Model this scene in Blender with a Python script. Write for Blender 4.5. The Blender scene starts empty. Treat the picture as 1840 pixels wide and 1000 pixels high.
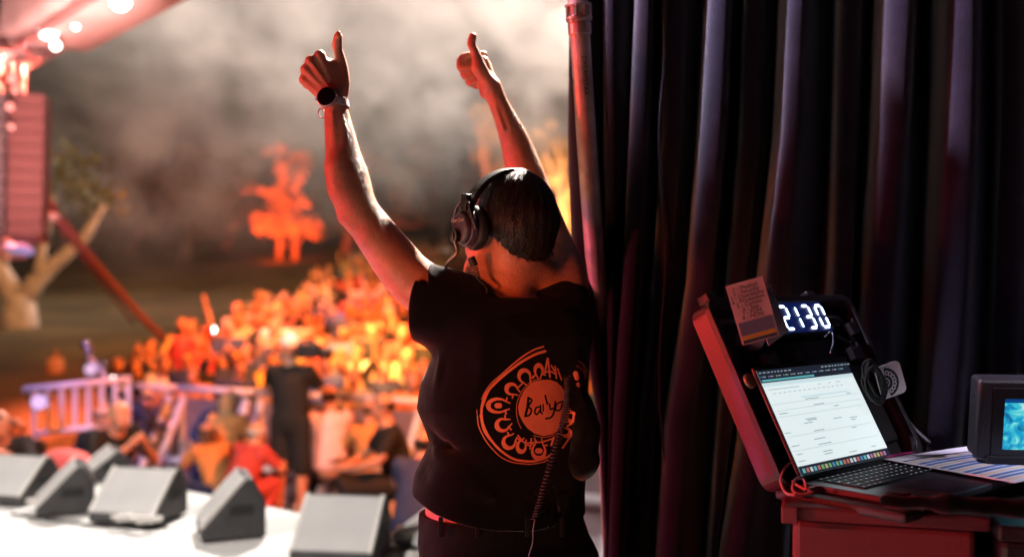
import bpy, bmesh, math, random
import numpy as np
from mathutils import Vector, Matrix
from mathutils.bvhtree import BVHTree

R = math.radians
scene = bpy.context.scene
COL = scene.collection
random.seed(7)
rng = np.random.default_rng(11)

# ------------------------------------------------------------------ camera, world, exposure
CZ, FPX = 1.40, 1789.0
cam_d = bpy.data.cameras.new("camera")
cam = bpy.data.objects.new("camera", cam_d); COL.objects.link(cam)
cam.location = (0, 0, CZ); cam.rotation_euler = (R(90), 0, 0)
cam_d.sensor_width = 36.0; cam_d.lens = 36.0 * FPX / 1840.0
cam_d.clip_start = 0.05; cam_d.clip_end = 400
cam_d.dof.use_dof = True; cam_d.dof.focus_distance = 2.12; cam_d.dof.aperture_fstop = 1.5
cam_d.dof.aperture_blades = 0
scene.camera = cam

world = bpy.data.worlds.new("World"); scene.world = world; world.use_nodes = True
wn = world.node_tree.nodes; wl = world.node_tree.links
bg = wn["Background"]
sky = wn.new("ShaderNodeTexSky"); sky.sky_type = 'NISHITA'; sky.sun_disc = False
sky.sun_elevation = R(-9); sky.sun_rotation = R(200)
wl.new(sky.outputs[0], bg.inputs[0]); bg.inputs[1].default_value = 0.03

scene.view_settings.view_transform = 'Standard'
scene.view_settings.look = 'None'
scene.view_settings.exposure = -0.18
scene.view_settings.gamma = 1.0
scene.cycles.use_denoising = True
scene.cycles.max_bounces = 5
scene.cycles.diffuse_bounces = 2
scene.cycles.glossy_bounces = 3
scene.cycles.transmission_bounces = 4
scene.cycles.volume_bounces = 0
scene.cycles.transparent_max_bounces = 8
scene.cycles.sample_clamp_indirect = 4.0
scene.cycles.volume_step_rate = 2.0
scene.cycles.volume_max_steps = 96

def aim(o, target):
    d = Vector(target) - o.location
    o.rotation_euler = d.to_track_quat('-Z', 'Y').to_euler()

def spot(name, loc, target, power, color, size_deg=40, blend=0.5, radius=0.12):
    l = bpy.data.lights.new(name, 'SPOT'); l.energy = power; l.color = color
    l.spot_size = R(size_deg); l.spot_blend = blend; l.shadow_soft_size = radius
    o = bpy.data.objects.new(name, l); COL.objects.link(o); o.location = loc; aim(o, target)
    return o

def area(name, loc, target, power, color, size=0.5):
    l = bpy.data.lights.new(name, 'AREA'); l.energy = power; l.color = color; l.size = size
    o = bpy.data.objects.new(name, l); COL.objects.link(o); o.location = loc; aim(o, target)
    return o

red_key = spot("red_stage_light", (-4.6, 1.7, 1.7), (-0.15, 2.2, 1.6), 950, (1.0, 0.055, 0.045), 34, 0.5, 0.12)
red_fill = spot("red_wing_light", (-2.6, -0.6, 1.6), (0.9, 2.0, 0.9), 50, (1.0, 0.035, 0.065), 60, 0.8, 0.15)
orange_fill = spot("orange_wing_light", (-1.4, 0.2, 1.0), (0.02, 2.2, 1.22), 190, (1.0, 0.17, 0.035), 20, 0.8, 0.12)
white_back = spot("front_truss_light", (1.15, 6.4, 6.2), (-0.35, 2.2, 1.9), 24000, (1.0, 0.86, 0.74), 15, 0.4, 0.08)
floor_wash = spot("stage_wash_light", (-1.5, 13.0, 8.0), (-3.2, 6.4, 0), 9000, (1.0, 0.93, 0.86), 28, 0.4, 0.2)
floor_side = spot("stage_side_wash", (-4.5, 1.0, 5.0), (-2.6, 5.8, 0), 2700, (1.0, 0.92, 0.86), 46, 0.4, 0.15)
cur_a = spot("violet_side_light", (-1.5, 2.34, 4.3), (1.8, 2.5, 2.2), 2700, (0.80, 0.72, 1.0), 46, 0.5, 0.06)
cur_b = spot("amber_gobo_light", (-1.6, 2.2, 3.4), (1.0, 2.55, 1.90), 250, (1.0, 0.50, 0.18), 4.0, 0.5, 0.03)
cur_c = spot("violet_low_light", (-2.4, 2.35, 0.4), (1.0, 2.6, 1.0), 60, (0.85, 0.25, 0.75), 50, 0.6, 0.06)
crowd_a = spot("orange_blinder", (0.8, 9.0, 7.5), (-1.9, 15.0, 0.2), 17000, (1.0, 0.25, 0.045), 62, 0.7, 0.15)
crowd_b = spot("amber_beam", (-3.6, 8.5, 6.5), (-1.9, 11.9, 0.0), 46000, (1.0, 0.42, 0.10), 30, 0.9, 0.15)
crowd_c = spot("red_crowd_wash", (-7.6, 13.0, 5.0), (-4.4, 14.5, 0.0), 16000, (1.0, 0.17, 0.11), 80, 0.8, 0.15)
pit_orange = spot("orange_pit_light", (1.2, 6.4, 3.6), (-2.4, 9.8, -0.5), 3200, (1.0, 0.22, 0.04), 56, 0.7, 0.12)
pit_violet = spot("violet_pit_light", (-5.0, 7.0, 3.0), (-3.7, 10.3, -0.3), 750, (0.60, 0.45, 1.0), 30, 0.7, 0.15)
smoke_a = spot("smoke_side_light", (15, 46, 15), (-8, 30, 11), 235000, (1.0, 0.86, 0.77), 44, 0.8, 0.6)
smoke_b = spot("smoke_left_light", (-34, 30, 18), (-10, 34, 14), 400000, (1.0, 0.88, 0.80), 36, 0.8, 0.6)
tree_a = spot("tree_flood_orange", (-11.5, 45.5, 2.4), (-11.3, 50, 5.0), 15000, (1.0, 0.08, 0.008), 80, 0.6, 0.3)
tree_b = spot("tree_flood_yellow", (1.3, 35.0, 1.6), (1.8, 40, 6.0), 20000, (1.0, 0.42, 0.10), 50, 0.6, 0.3)
tree_c = spot("tree_flood_red", (-1.0, 39.0, 2.0), (-1.0, 44, 8.0), 4000, (1.0, 0.12, 0.04), 50, 0.6, 0.3)
tree_d = spot("tree_wash_red", (-7.0, 21.0, 2.0), (-15, 50, 5.5), 6000, (1.0, 0.22, 0.12), 50, 0.8, 0.3)
truss_r = spot("truss_red_light", (-3.5, 6.0, 1.0), (-5.9, 11.8, 4.3), 5600, (1.0, 0.46, 0.42), 52, 0.7, 0.15)
tree_e = spot("tree_wash_pink", (-4.0, 14.0, 3.0), (-12.4, 25, 2.0), 2600, (1.0, 0.55, 0.42), 30, 0.8, 0.15)
desk_c = spot("added_paper_fill", (1.9, 1.2, 2.3), (1.08, 2.1, 1.0), 60, (0.85, 0.85, 1.0), 24, 0.8, 0.05)  # added unseen spot that brightens the papers, no lamp stands there
hill_w = spot("added_hill_fill", (-2.0, 9.5, 7.0), (-11, 33, 0.8), 12000, (1.0, 0.55, 0.18), 48, 0.8, 0.2)  # added warm spot that lifts the dark hillside
crowd_d = spot("pink_sweep", (2.0, 9.0, 7.0), (-3.4, 18.5, 0.9), 16000, (1.0, 0.52, 0.46), 12, 0.9, 0.12)
crowd_e = spot("pink_sweep_low", (-0.5, 8.5, 6.5), (-3.6, 13.6, 0.2), 5000, (1.0, 0.50, 0.42), 13, 0.9, 0.12)
pit_white = spot("pit_spill_light", (-1.0, 3.0, 4.6), (-2.05, 9.25, 0.0), 1100, (1.0, 0.90, 0.78), 8, 0.8, 0.1)


# ------------------------------------------------------------------ helpers
def P(u, v, d):
    """picture pixel of the 1840x1000 photograph at depth d -> world point"""
    return np.array([(u - 920.0) / FPX * d, d, CZ - (v - 500.0) / FPX * d])

def tag(o, label=None, cat=None, group=None, kind=None):
    if label: o["label"] = label
    if cat: o["category"] = cat
    if group: o["group"] = group
    if kind: o["kind"] = kind
    return o

def empty(name, loc, rz=0.0, label=None, cat=None, group=None):
    o = bpy.data.objects.new(name, None); COL.objects.link(o)
    o.location = tuple(float(c) for c in loc); o.rotation_euler = (0, 0, rz)
    o.empty_display_size = 0.1
    return tag(o, label, cat, group)

_mats = {}
def mat(name, color, rough=0.6, metal=0.0, var=0.12, scale=8.0, bump=0.0, bscale=60.0, emis=None, estr=0.0, sheen=0.0, spec=0.5, sss=0.0, stretch=None):
    if name in _mats: return _mats[name]
    m = bpy.data.materials.new(name); m.use_nodes = True
    n = m.node_tree.nodes; l = m.node_tree.links; b = n["Principled BSDF"]
    tc = n.new("ShaderNodeTexCoord"); nz = n.new("ShaderNodeTexNoise")
    nz.inputs["Scale"].default_value = scale; nz.inputs["Detail"].default_value = 5.0
    src = tc.outputs["Object"]
    if stretch:
        mp = n.new("ShaderNodeMapping"); mp.inputs["Scale"].default_value = stretch
        l.new(src, mp.inputs[0]); src = mp.outputs[0]
    l.new(src, nz.inputs["Vector"])
    rp = n.new("ShaderNodeValToRGB")
    c = np.array(color[:3])
    rp.color_ramp.elements[0].position = 0.3; rp.color_ramp.elements[1].position = 0.7
    rp.color_ramp.elements[0].color = (*np.clip(c * (1 - var), 0, 1), 1)
    rp.color_ramp.elements[1].color = (*np.clip(c * (1 + var), 0, 1), 1)
    l.new(nz.outputs["Fac"], rp.inputs[0]); l.new(rp.outputs[0], b.inputs["Base Color"])
    b.inputs["Roughness"].default_value = rough; b.inputs["Metallic"].default_value = metal
    b.inputs["Specular IOR Level"].default_value = spec
    if sheen:
        b.inputs["Sheen Weight"].default_value = sheen; b.inputs["Sheen Roughness"].default_value = 0.4
    if sss:
        b.inputs["Subsurface Weight"].default_value = sss
        b.inputs["Subsurface Radius"].default_value = (0.012, 0.004, 0.002)
        b.inputs["Subsurface Scale"].default_value = 1.0
    if bump:
        n2 = n.new("ShaderNodeTexNoise"); n2.inputs["Scale"].default_value = bscale; n2.inputs["Detail"].default_value = 4
        l.new(src, n2.inputs["Vector"])
        bp = n.new("ShaderNodeBump"); bp.inputs["Strength"].default_value = bump; bp.inputs["Distance"].default_value = 0.004
        l.new(n2.outputs["Fac"], bp.inputs["Height"]); l.new(bp.outputs[0], b.inputs["Normal"])
    if emis:
        b.inputs["Emission Color"].default_value = (*emis, 1); b.inputs["Emission Strength"].default_value = estr
    _mats[name] = m
    return m

class MB:
    """collects shapes, built as one mesh object"""
    def __init__(s): s.v = []; s.f = []; s.mi = []
    def add(s, verts, faces, mi=0):
        o = len(s.v); s.v += [tuple(float(c) for c in v) for v in verts]
        s.f += [tuple(i + o for i in f) for f in faces]; s.mi += [mi] * len(faces); return s
    def box(s, c, size, rot=None, mi=0, taper=1.0):
        x, y, z = [k / 2 for k in size]; c = np.array(c, float)
        vs = np.array([(-x, -y, -z), (x, -y, -z), (x, y, -z), (-x, y, -z), (-x * taper, -y * taper, z), (x * taper, -y * taper, z), (x * taper, y * taper, z), (-x * taper, y * taper, z)])
        if rot is not None: vs = vs @ np.array(rot).T
        return s.add(vs + c, [(0, 3, 2, 1), (4, 5, 6, 7), (0, 1, 5, 4), (1, 2, 6, 5), (2, 3, 7, 6), (3, 0, 4, 7)], mi)
    def tube(s, pts, r, n=10, mi=0, caps=True):
        pts = [np.array(p, float) for p in pts]; k = len(pts)
        rs = r if hasattr(r, '__len__') else [r] * k
        tang = []
        for i in range(k):
            t = pts[min(i + 1, k - 1)] - pts[max(i - 1, 0)]; tang.append(t / (np.linalg.norm(t) + 1e-12))
        up = np.array([0, 0, 1.0]) if abs(tang[0][2]) < 0.9 else np.array([1.0, 0, 0])
        a = np.cross(up, tang[0]); a /= np.linalg.norm(a)
        vs = []
        for i in range(k):
            a = a - tang[i] * np.dot(a, tang[i]); a /= (np.linalg.norm(a) + 1e-12); b = np.cross(tang[i], a)
            for j in range(n):
                th = 2 * math.pi * j / n
                vs.append(pts[i] + rs[i] * (math.cos(th) * a + math.sin(th) * b))
        fs = [(i * n + j, i * n + (j + 1) % n, (i + 1) * n + (j + 1) % n, (i + 1) * n + j) for i in range(k - 1) for j in range(n)]
        if caps: fs += [tuple(range(n))[::-1], tuple(range((k - 1) * n, k * n))]
        return s.add(vs, fs, mi)
    def cyl(s, a, b, r, n=20, mi=0, r2=None): return s.tube([a, b], [r, r if r2 is None else r2], n, mi)
    def prism(s, poly, thick, M=None, mi=0):
        """poly: 2D points (x,z); extruded along y by thick; M 4x4"""
        n = len(poly); vs = [(p[0], -thick / 2, p[1]) for p in poly] + [(p[0], thick / 2, p[1]) for p in poly]
        fs = [tuple(range(n)), tuple(range(n, 2 * n))[::-1]] + [(i, i + n, (i + 1) % n + n, (i + 1) % n) for i in range(n)]
        if M is not None: vs = [tuple(M @ Vector(v)) for v in vs]
        return s.add(vs, fs, mi)
    def sphere(s, c, r, n=12, m=8, mi=0, rot=None):
        rr = r if hasattr(r, '__len__') else (r, r, r); vs = [(0, 0, -rr[2])]
        for i in range(1, m):
            ph = math.pi * i / m - math.pi / 2
            for j in range(n):
                th = 2 * math.pi * j / n
                vs.append((rr[0] * math.cos(ph) * math.cos(th), rr[1] * math.cos(ph) * math.sin(th), rr[2] * math.sin(ph)))
        vs.append((0, 0, rr[2])); vs = np.array(vs)
        if rot is not None: vs = vs @ np.array(rot).T
        fs = [(0, 1 + (j + 1) % n, 1 + j) for j in range(n)]
        for i in range(m - 2):
            for j in range(n):
                a = 1 + i * n; fs.append((a + j, a + (j + 1) % n, a + n + (j + 1) % n, a + n + j))
        last = 1 + (m - 1) * n; a = 1 + (m - 2) * n
        fs += [(last, a + j, a + (j + 1) % n) for j in range(n)]
        return s.add(vs + np.array(c), fs, mi)
    def build(s, name, mats, parent=None, smooth=False, bevel=0.0, origin=None, world=True, segs=2):
        me = bpy.data.meshes.new(name)
        off = np.zeros(3)
        if parent is not None and world:
            bpy.context.view_layer.update()
            inv = parent.matrix_world.inverted(); vs = [tuple(inv @ Vector(v)) for v in s.v]
        elif origin is not None:
            off = np.array(origin, float); vs = [tuple(np.array(v) - off) for v in s.v]
        else: vs = s.v
        me.from_pydata(vs, [], s.f)
        for m in (mats if isinstance(mats, (list, tuple)) else [mats]): me.materials.append(m)
        for i, p in enumerate(me.polygons): p.material_index = s.mi[i]; p.use_smooth = smooth
        me.update()
        o = bpy.data.objects.new(name, me); COL.objects.link(o)
        if parent is not None: o.parent = parent
        elif origin is not None: o.location = tuple(off)
        if bevel:
            b = o.modifiers.new("bevel", 'BEVEL'); b.width = bevel; b.segments = segs; b.limit_method = 'ANGLE'; b.angle_limit = R(35)
            b.harden_normals = False
        return o

def rotz(a): c, s = math.cos(a), math.sin(a); return np.array([[c, -s, 0], [s, c, 0], [0, 0, 1.0]])
def rotx(a): c, s = math.cos(a), math.sin(a); return np.array([[1, 0, 0], [0, c, -s], [0, s, c]])
def roty(a): c, s = math.cos(a), math.sin(a); return np.array([[c, 0, s], [0, 1, 0], [-s, 0, c]])

def spline(pts, n=8):
    """catmull-rom through points"""
    pts = [np.array(p, float) for p in pts]; out = []
    q = [2 * pts[0] - pts[1]] + pts + [2 * pts[-1] - pts[-2]]
    for i in range(1, len(q) - 2):
        for k in range(n):
            t = k / n
            out.append(0.5 * ((2 * q[i]) + (-q[i - 1] + q[i + 1]) * t + (2 * q[i - 1] - 5 * q[i] + 4 * q[i + 1] - q[i + 2]) * t * t + (-q[i - 1] + 3 * q[i] - 3 * q[i + 1] + q[i + 2]) * t ** 3))
    out.append(pts[-1]); return out

# ------------------------------------------------------------------ signed-distance modelling (organic shapes)
def smin(a, b, k):
    h = np.clip(0.5 + 0.5 * (b - a) / k, 0, 1)
    return b * (1 - h) + a * h - k * h * (1 - h)

class SDF:
    def __init__(s): s.ops = []; s.cuts = []; s.disp = None
    def cone(s, a, b, ra, rb, k=0.012, flat=None):
        """round cone; flat=(axis vector, factor): radius scaled by factor along the axis"""
        a = np.array(a, float); b = np.array(b, float); m = max(ra, rb) * (max(1, flat[1]) if flat else 1) + k + 0.03
        lo = np.minimum(a, b) - m; hi = np.maximum(a, b) + m
        def f(p):
            q = p
            aa, bb = a, b
            if flat is not None:
                ax = np.array(flat[0], float); ax /= np.linalg.norm(ax); fac = flat[1]
                # squash space along ax about the segment
                T = np.eye(3) + (1 / fac - 1) * np.outer(ax, ax)
                q = (p - a) @ T + a; bb = (b - a) @ T + a
            ab = bb - aa; L = (ab @ ab) + 1e-12
            t = np.clip(((q - aa) @ ab) / L, 0, 1)
            d = np.linalg.norm(q - aa - t[:, None] * ab, axis=1) - (ra + (rb - ra) * t)
            return d
        s.ops.append((lo, hi, f, k)); return s
    def chain(s, pts, rs, k=0.012, flat=None, n=4):
        """smooth limb: one op along a spline through the joints"""
        q = spline([np.array([*p, r_]) for p, r_ in zip(pts, rs)], n)
        A = np.array(q); Pm, Rm = A[:, :3], A[:, 3]
        m = Rm.max() + k + 0.03
        if flat is not None: m *= max(1, flat[1])
        def f(p):
            d = np.full(len(p), 9.0)
            for i in range(len(Pm) - 1):
                a, b_ = Pm[i], Pm[i + 1]; ab = b_ - a; t = np.clip(((p - a) @ ab) / (ab @ ab + 1e-12), 0, 1)
                d = np.minimum(d, np.linalg.norm(p - a - t[:, None] * ab, axis=1) - (Rm[i] + (Rm[i + 1] - Rm[i]) * t))
            return d
        s.ops.append((Pm.min(0) - m, Pm.max(0) + m, f, k)); return s
    def ell(s, c, r, rot=None, k=0.02):
        c = np.array(c, float); r = np.array(r, float); Rm = np.eye(3) if rot is None else np.array(rot)
        m = r.max() + k + 0.03
        def f(p):
            q = (p - c) @ Rm
            l = np.linalg.norm(q / r, axis=1); l2 = np.linalg.norm(q / (r * r), axis=1) + 1e-9
            return l * (l - 1) / l2
        s.ops.append((c - m, c + m, f, k)); return s
    def loft(s, zs, cx, cy, a, b, yaw, k=0.02, e=2.3):
        zs, cx, cy, a, b = [np.array(t, float) for t in (zs, cx, cy, a, b)]
        m = a.max() + k + 0.04; cs, sn = math.cos(yaw), math.sin(yaw)
        lo = np.array([cx.min() - m, cy.min() - m, zs[0] - 0.03]); hi = np.array([cx.max() + m, cy.max() + m, zs[-1] + 0.03])
        def f(p):
            z = np.clip(p[:, 2], zs[0], zs[-1])
            X = p[:, 0] - np.interp(z, zs, cx); Y = p[:, 1] - np.interp(z, zs, cy)
            x = X * cs + Y * sn; y = -X * sn + Y * cs
            A = np.interp(z, zs, a); B = np.interp(z, zs, b)
            l = (np.abs(x / A) ** e + np.abs(y / B) ** e + 1e-12) ** (1 / e)
            d = (l - 1) * np.minimum(A, B)
            dz = np.maximum(p[:, 2] - zs[-1], zs[0] - p[:, 2])
            return np.where(dz > 0, np.maximum(d, dz), d)
        s.ops.append((lo, hi, f, k)); return s
    def cut(s, f, k=0.004): s.cuts.append((f, k)); return s          # keep where f(p) < 0
    def __call__(s, p):
        d = np.full(len(p), 0.30)
        for lo, hi, f, k in s.ops:
            m = np.all((p > lo) & (p < hi), axis=1)
            if m.any():
                d[m] = smin(d[m], f(p[m]), k)
        if s.disp is not None:
            m = np.abs(d) < 0.05
            if m.any(): d[m] = d[m] - s.disp(p[m])
        for f, k in s.cuts: d = -smin(-d, -f(p), k)
        return d
    def bounds(s):
        return np.min([o[0] for o in s.ops], axis=0), np.max([o[1] for o in s.ops], axis=0)

def sdf_mesh(f, h, B=8, lo=None, hi=None):
    """sparse surface nets -> verts, quads"""
    l0, h0 = f.bounds()
    lo = l0 if lo is None else lo; hi = h0 if hi is None else hi
    nb = np.ceil((hi - lo) / (h * B)).astype(int) + 1
    ii = np.stack(np.meshgrid(*[np.arange(n) for n in nb], indexing='ij'), -1).reshape(-1, 3)
    cen = lo + (ii + 0.5) * h * B
    d = np.concatenate([f(c) for c in np.array_split(cen, max(1, len(cen) // 200000))])
    act = ii[np.abs(d) < h * B * 0.87 * 1.5 + 0.012]
    N = B + 1
    loc = np.stack(np.meshgrid(*[np.arange(N)] * 3, indexing='ij'), -1).reshape(-1, 3)
    S = nb * B + 2
    key = lambda c: (c[..., 0] * S[1] + c[..., 1]) * S[2] + c[..., 2]
    VK, VP, EQ = [], [], []
    for ch in np.array_split(act, max(1, len(act) // 400)):
        g = ch[:, None, :] * B + loc[None]
        val = f((lo + g.reshape(-1, 3) * h)).reshape(len(ch), N, N, N)
        G = g.reshape(len(ch), N, N, N, 3)
        ins = val < 0
        c8 = [(i, j, k) for i in (0, 1) for j in (0, 1) for k in (0, 1)]
        sl = lambda A, o: A[:, o[0]:B + o[0], o[1]:B + o[1], o[2]:B + o[2]]
        cnt = sum(sl(ins, o).astype(int) for o in c8)
        m = (cnt > 0) & (cnt < 8)
        if not m.any(): continue
        cc = sl(G, (0, 0, 0))[m]; vals = {o: sl(val, o)[m] for o in c8}
        acc = np.zeros((len(cc), 3)); num = np.zeros(len(cc))
        for o in c8:
            for ax in range(3):
                if o[ax] == 0:
                    o2 = list(o); o2[ax] = 1; o2 = tuple(o2)
                    a, b = vals[o], vals[o2]; x = (a < 0) != (b < 0)
                    t = np.where(x, a / np.where(x, a - b, 1), 0)
                    pt = np.tile(np.array(o, float), (len(cc), 1)); pt[:, ax] = t
                    acc += pt * x[:, None]; num += x
        VK.append(key(cc)); VP.append(lo + (cc + acc / num[:, None]) * h)
        base = sl(ins, (0, 0, 0))
        for ax in range(3):
            o2 = [0, 0, 0]; o2[ax] = 1
            nx = sl(ins, tuple(o2)); x = base != nx
            if not x.any(): continue
            c = sl(G, (0, 0, 0))[x]; flip = base[x]
            a1, a2 = [(1, 2), (2, 0), (0, 1)][ax]
            e1 = np.zeros(3, int); e1[a1] = 1; e2 = np.zeros(3, int); e2[a2] = 1
            q = np.stack([key(c - e1 - e2), key(c - e2), key(c), key(c - e1)], 1)
            q[~flip] = q[~flip][:, ::-1]
            EQ.append(q)
    VK = np.concatenate(VK); VP = np.concatenate(VP); Q = np.concatenate(EQ)
    o = np.argsort(VK); VK, VP = VK[o], VP[o]
    idx = np.searchsorted(VK, Q); idx = np.clip(idx, 0, len(VK) - 1)
    ok = np.all(VK[idx] == Q, axis=1)
    return VP, idx[ok]

def np_mesh(name, V, Q, mats, parent=None, smooth=True, origin=None):
    me = bpy.data.meshes.new(name); V = np.asarray(V, float)
    if parent is not None:
        bpy.context.view_layer.update()
        M = np.array(parent.matrix_world.inverted()); V = V @ M[:3, :3].T + M[:3, 3]
    elif origin is not None: V = V - np.array(origin)
    me.vertices.add(len(V)); me.vertices.foreach_set("co", V.ravel())
    me.loops.add(len(Q) * 4); me.loops.foreach_set("vertex_index", Q.astype(np.int32).ravel())
    me.polygons.add(len(Q)); me.polygons.foreach_set("loop_start", np.arange(0, len(Q) * 4, 4, dtype=np.int32))
    me.polygons.foreach_set("use_smooth", np.full(len(Q), smooth))
    for m in (mats if isinstance(mats, (list, tuple)) else [mats]): me.materials.append(m)
    me.update(calc_edges=True); me.validate()
    o = bpy.data.objects.new(name, me); COL.objects.link(o)
    if parent is not None: o.parent = parent
    elif origin is not None: o.location = tuple(origin)
    return o

def sines(p, fr, seed, n=5):
    r = np.random.default_rng(seed); out = np.zeros(len(p))
    for i in range(n):
        w = r.normal(size=3); w /= np.linalg.norm(w)
        out += np.sin(p @ (w * fr * (0.7 + 0.6 * r.random())) + r.random() * 6.28 + 1.3 * np.sin(p @ (r.normal(size=3) * fr * 0.35)))
    return out / n

# ------------------------------------------------------------------ setting: stage floor, pit floor, grass hill
def gz(x, y):
    """height of the grass slope"""
    return -1.05 + 0.085 * np.maximum(y - 10.5, 0) - 0.0003 * np.maximum(y - 45, 0) ** 2
stage_m = mat("stage_vinyl", (0.70, 0.68, 0.66), rough=0.5, var=0.06, scale=1.3, bump=0.15, bscale=40)
edge_curve = [(-14, 11.5), (-8, 9.6), (-5.2, 8.2), (-3.79, 7.37), (-2.6, 6.85), (-1.48, 6.10), (-1.0, 5.72), (-0.59, 5.32), (0.3, 4.7), (1.4, 4.3), (3.5, 4.1), (8, 4.1)]
poly = [p[:2] for p in spline([np.array([*p, 0]) for p in edge_curve], 5)]
outl = [(-14, -5)] + [tuple(p) for p in poly] + [(8, -5)]
b = MB(); k = len(outl)
b.add([(p[0], p[1], 0) for p in outl] + [(p[0], p[1], -0.12) for p in outl], [tuple(range(k))[::-1], tuple(range(k, 2 * k))] + [(i, (i + 1) % k, (i + 1) % k + k, i + k) for i in range(k)])
st_o = b.build("stage_floor", stage_m); tag(st_o, kind="structure")
b = MB(); b.add([(p[0], p[1] - .02, -0.12) for p in poly] + [(p[0], p[1] - .02, -0.86) for p in poly], [(i, i + 1, i + 1 + len(poly), i + len(poly)) for i in range(len(poly) - 1)])
sk = b.build("stage_skirt", mat("skirt_cloth", (.02, .02, .02), rough=.9), smooth=True); tag(sk, kind="structure")
pit_m = mat("pit_ground", (0.10, 0.07, 0.055), rough=0.9, var=.3, scale=2, bump=.5, bscale=30)
b = MB(); b.add([(-40, 0, -.87), (30, 0, -.87), (30, 13, -.99), (-40, 13, -.99)], [(0, 1, 2, 3)]); o = b.build("pit_ground", pit_m); tag(o, kind="structure")
grass_m = mat("dry_grass", (0.10, 0.062, 0.016), rough=0.95, var=.45, scale=.6, bump=.8, bscale=6)
xs = np.linspace(-110, 90, 81); ys = np.concatenate([np.linspace(12.4, 60, 50), np.linspace(62, 200, 24)])
V = np.array([(x, y, gz(x, y) + (0.05 * math.sin(x * .7) * math.sin(y * .5) if y > 13 else 0)) for x in xs for y in ys]); n2 = len(ys)
Q = np.array([(i * n2 + j, (i + 1) * n2 + j, (i + 1) * n2 + j + 1, i * n2 + j + 1) for i in range(len(xs) - 1) for j in range(n2 - 1)])
o = np_mesh("grass_hill", V, Q, grass_m); tag(o, kind="structure")

# ------------------------------------------------------------------ the person giving two thumbs up
skin = mat("skin", (0.56, 0.25, 0.16), rough=0.45, var=0.22, scale=28, bump=0.35, bscale=170, sss=0.05)
black_cloth = mat("black_cotton", (0.0035, 0.0028, 0.0035), rough=0.9, var=0.35, scale=30, bump=0.5, bscale=600, sheen=0.30, spec=0.06)
trouser_cloth = mat("dark_trouser_cloth", (0.006, 0.004, 0.005), rough=0.9, var=0.3, scale=30, bump=0.5, bscale=700, sheen=0.15, spec=0.2)
hair_m = mat("dark_hair", (0.012, 0.006, 0.005), rough=0.55, var=0.6, scale=90, bump=1.0, bscale=420, spec=0.22, stretch=(1, 1, 0.15))
black_plastic = mat("black_plastic", (0.012, 0.011, 0.013), rough=0.38, var=0.2, scale=20, bump=0.08)
black_rubber = mat("black_rubber", (0.010, 0.010, 0.010), rough=0.65, var=0.2)
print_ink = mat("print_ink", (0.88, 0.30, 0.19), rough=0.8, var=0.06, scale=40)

YAW = R(30)
LAT = np.array([math.cos(YAW), math.sin(YAW), 0]); FWD = np.array([-math.sin(YAW), math.cos(YAW), 0])
person = empty("person", (0.0, 2.25, 0.0), 0, "person from behind in black T-shirt with round orange emblem giving two thumbs up", "person")

def L(us, d0=None):
    return [P(q[0], q[1], q[3] if len(q) > 3 else d0) for q in us], [q[2] * (q[3] if len(q) > 3 else d0) / FPX for q in us]

body = SDF()
# left arm (picture left): shoulder, elbow, wrist
pts, rs = L([(806, 548, 50, 2.18), (775, 528, 49, 2.17), (733, 495, 45, 2.15), (688, 437, 40, 2.13), (655, 393, 35, 2.12), (638, 363, 36, 2.12), (627, 322, 36.5, 2.13), (618, 285, 32, 2.135), (611, 245, 27, 2.14), (606, 212, 23, 2.145), (603, 186, 20.5, 2.15)])
body.chain(pts, rs, k=0.012)
body.cone(P(640, 396, 2.14), P(628, 385, 2.13), 0.026, 0.022, k=0.02)                 # elbow
body.cone(P(606, 300, 2.11), P(612, 340, 2.11), 0.02, 0.02, k=0.03)                    # forearm muscle
# left hand: back of the hand towards the camera
W = P(602, 176, 2.152)
kn = [((575, 101, 2.150), 0.0120), ((559, 111, 2.148), 0.0122), ((550, 126, 2.150), 0.0115), ((547, 144, 2.155), 0.0108)]
wr = [(609, 168, 2.150), (603, 172, 2.147), (597, 176, 2.148), (591, 180, 2.153)]
for (k_, r_), w_ in zip(kn, wr):
    a_, b_ = P(*w_), P(*k_)
    body.cone(a_, b_, 0.0145, r_, k=0.009)
    body.ell(b_ + np.array([0, -0.002, 0.001]), (r_ * 0.98,) * 3, k=0.004)              # knuckle
    p1 = b_ + np.array([-0.003, 0.041, -0.002]); p2 = p1 + np.array([0.024, 0.006, -0.004]); p3 = p2 + np.array([0.010, -0.018, -0.002])
    body.chain([b_, p1, p2, p3], [r_ * 0.9, r_ * 0.88, r_ * 0.82, r_ * 0.72], k=0.0035, n=1)
    # tendon line
    body.cone(a_ + np.array([0, -0.0125, 0]), b_ + np.array([0, -0.0095, 0]), 0.0028, 0.0034, k=0.004)
body.ell(P(588, 146, 2.165), (0.034, 0.017, 0.042), rot=roty(R(-28)), k=0.014)
body.cone(P(614, 160, 2.158), P(598, 118, 2.158), 0.013, 0.011, k=0.012)
body.chain([P(611, 172, 2.158), P(615, 148, 2.160), P(614, 116, 2.163), P(608, 92, 2.160), P(606, 83, 2.158), P(607.5, 66, 2.150)],
           [0.0165, 0.0170, 0.0125, 0.0102, 0.0112, 0.0092], k=0.006)
body.ell(P(608, 62, 2.140), (0.0062, 0.003, 0.008), k=0.002)                           # thumb nail side
# right arm
pts, rs = L([(1000, 540, 50, 2.31), (1012, 500, 44, 2.33), (985, 425, 38, 2.43), (958, 350, 34, 2.49), (943, 310, 33, 2.49), (932, 275, 29, 2.49), (921, 243, 24.5, 2.48), (908, 212, 20, 2.475), (895, 184, 17.5, 2.47), (884, 158, 18, 2.47)])
body.chain(pts, rs, k=0.012)
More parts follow.
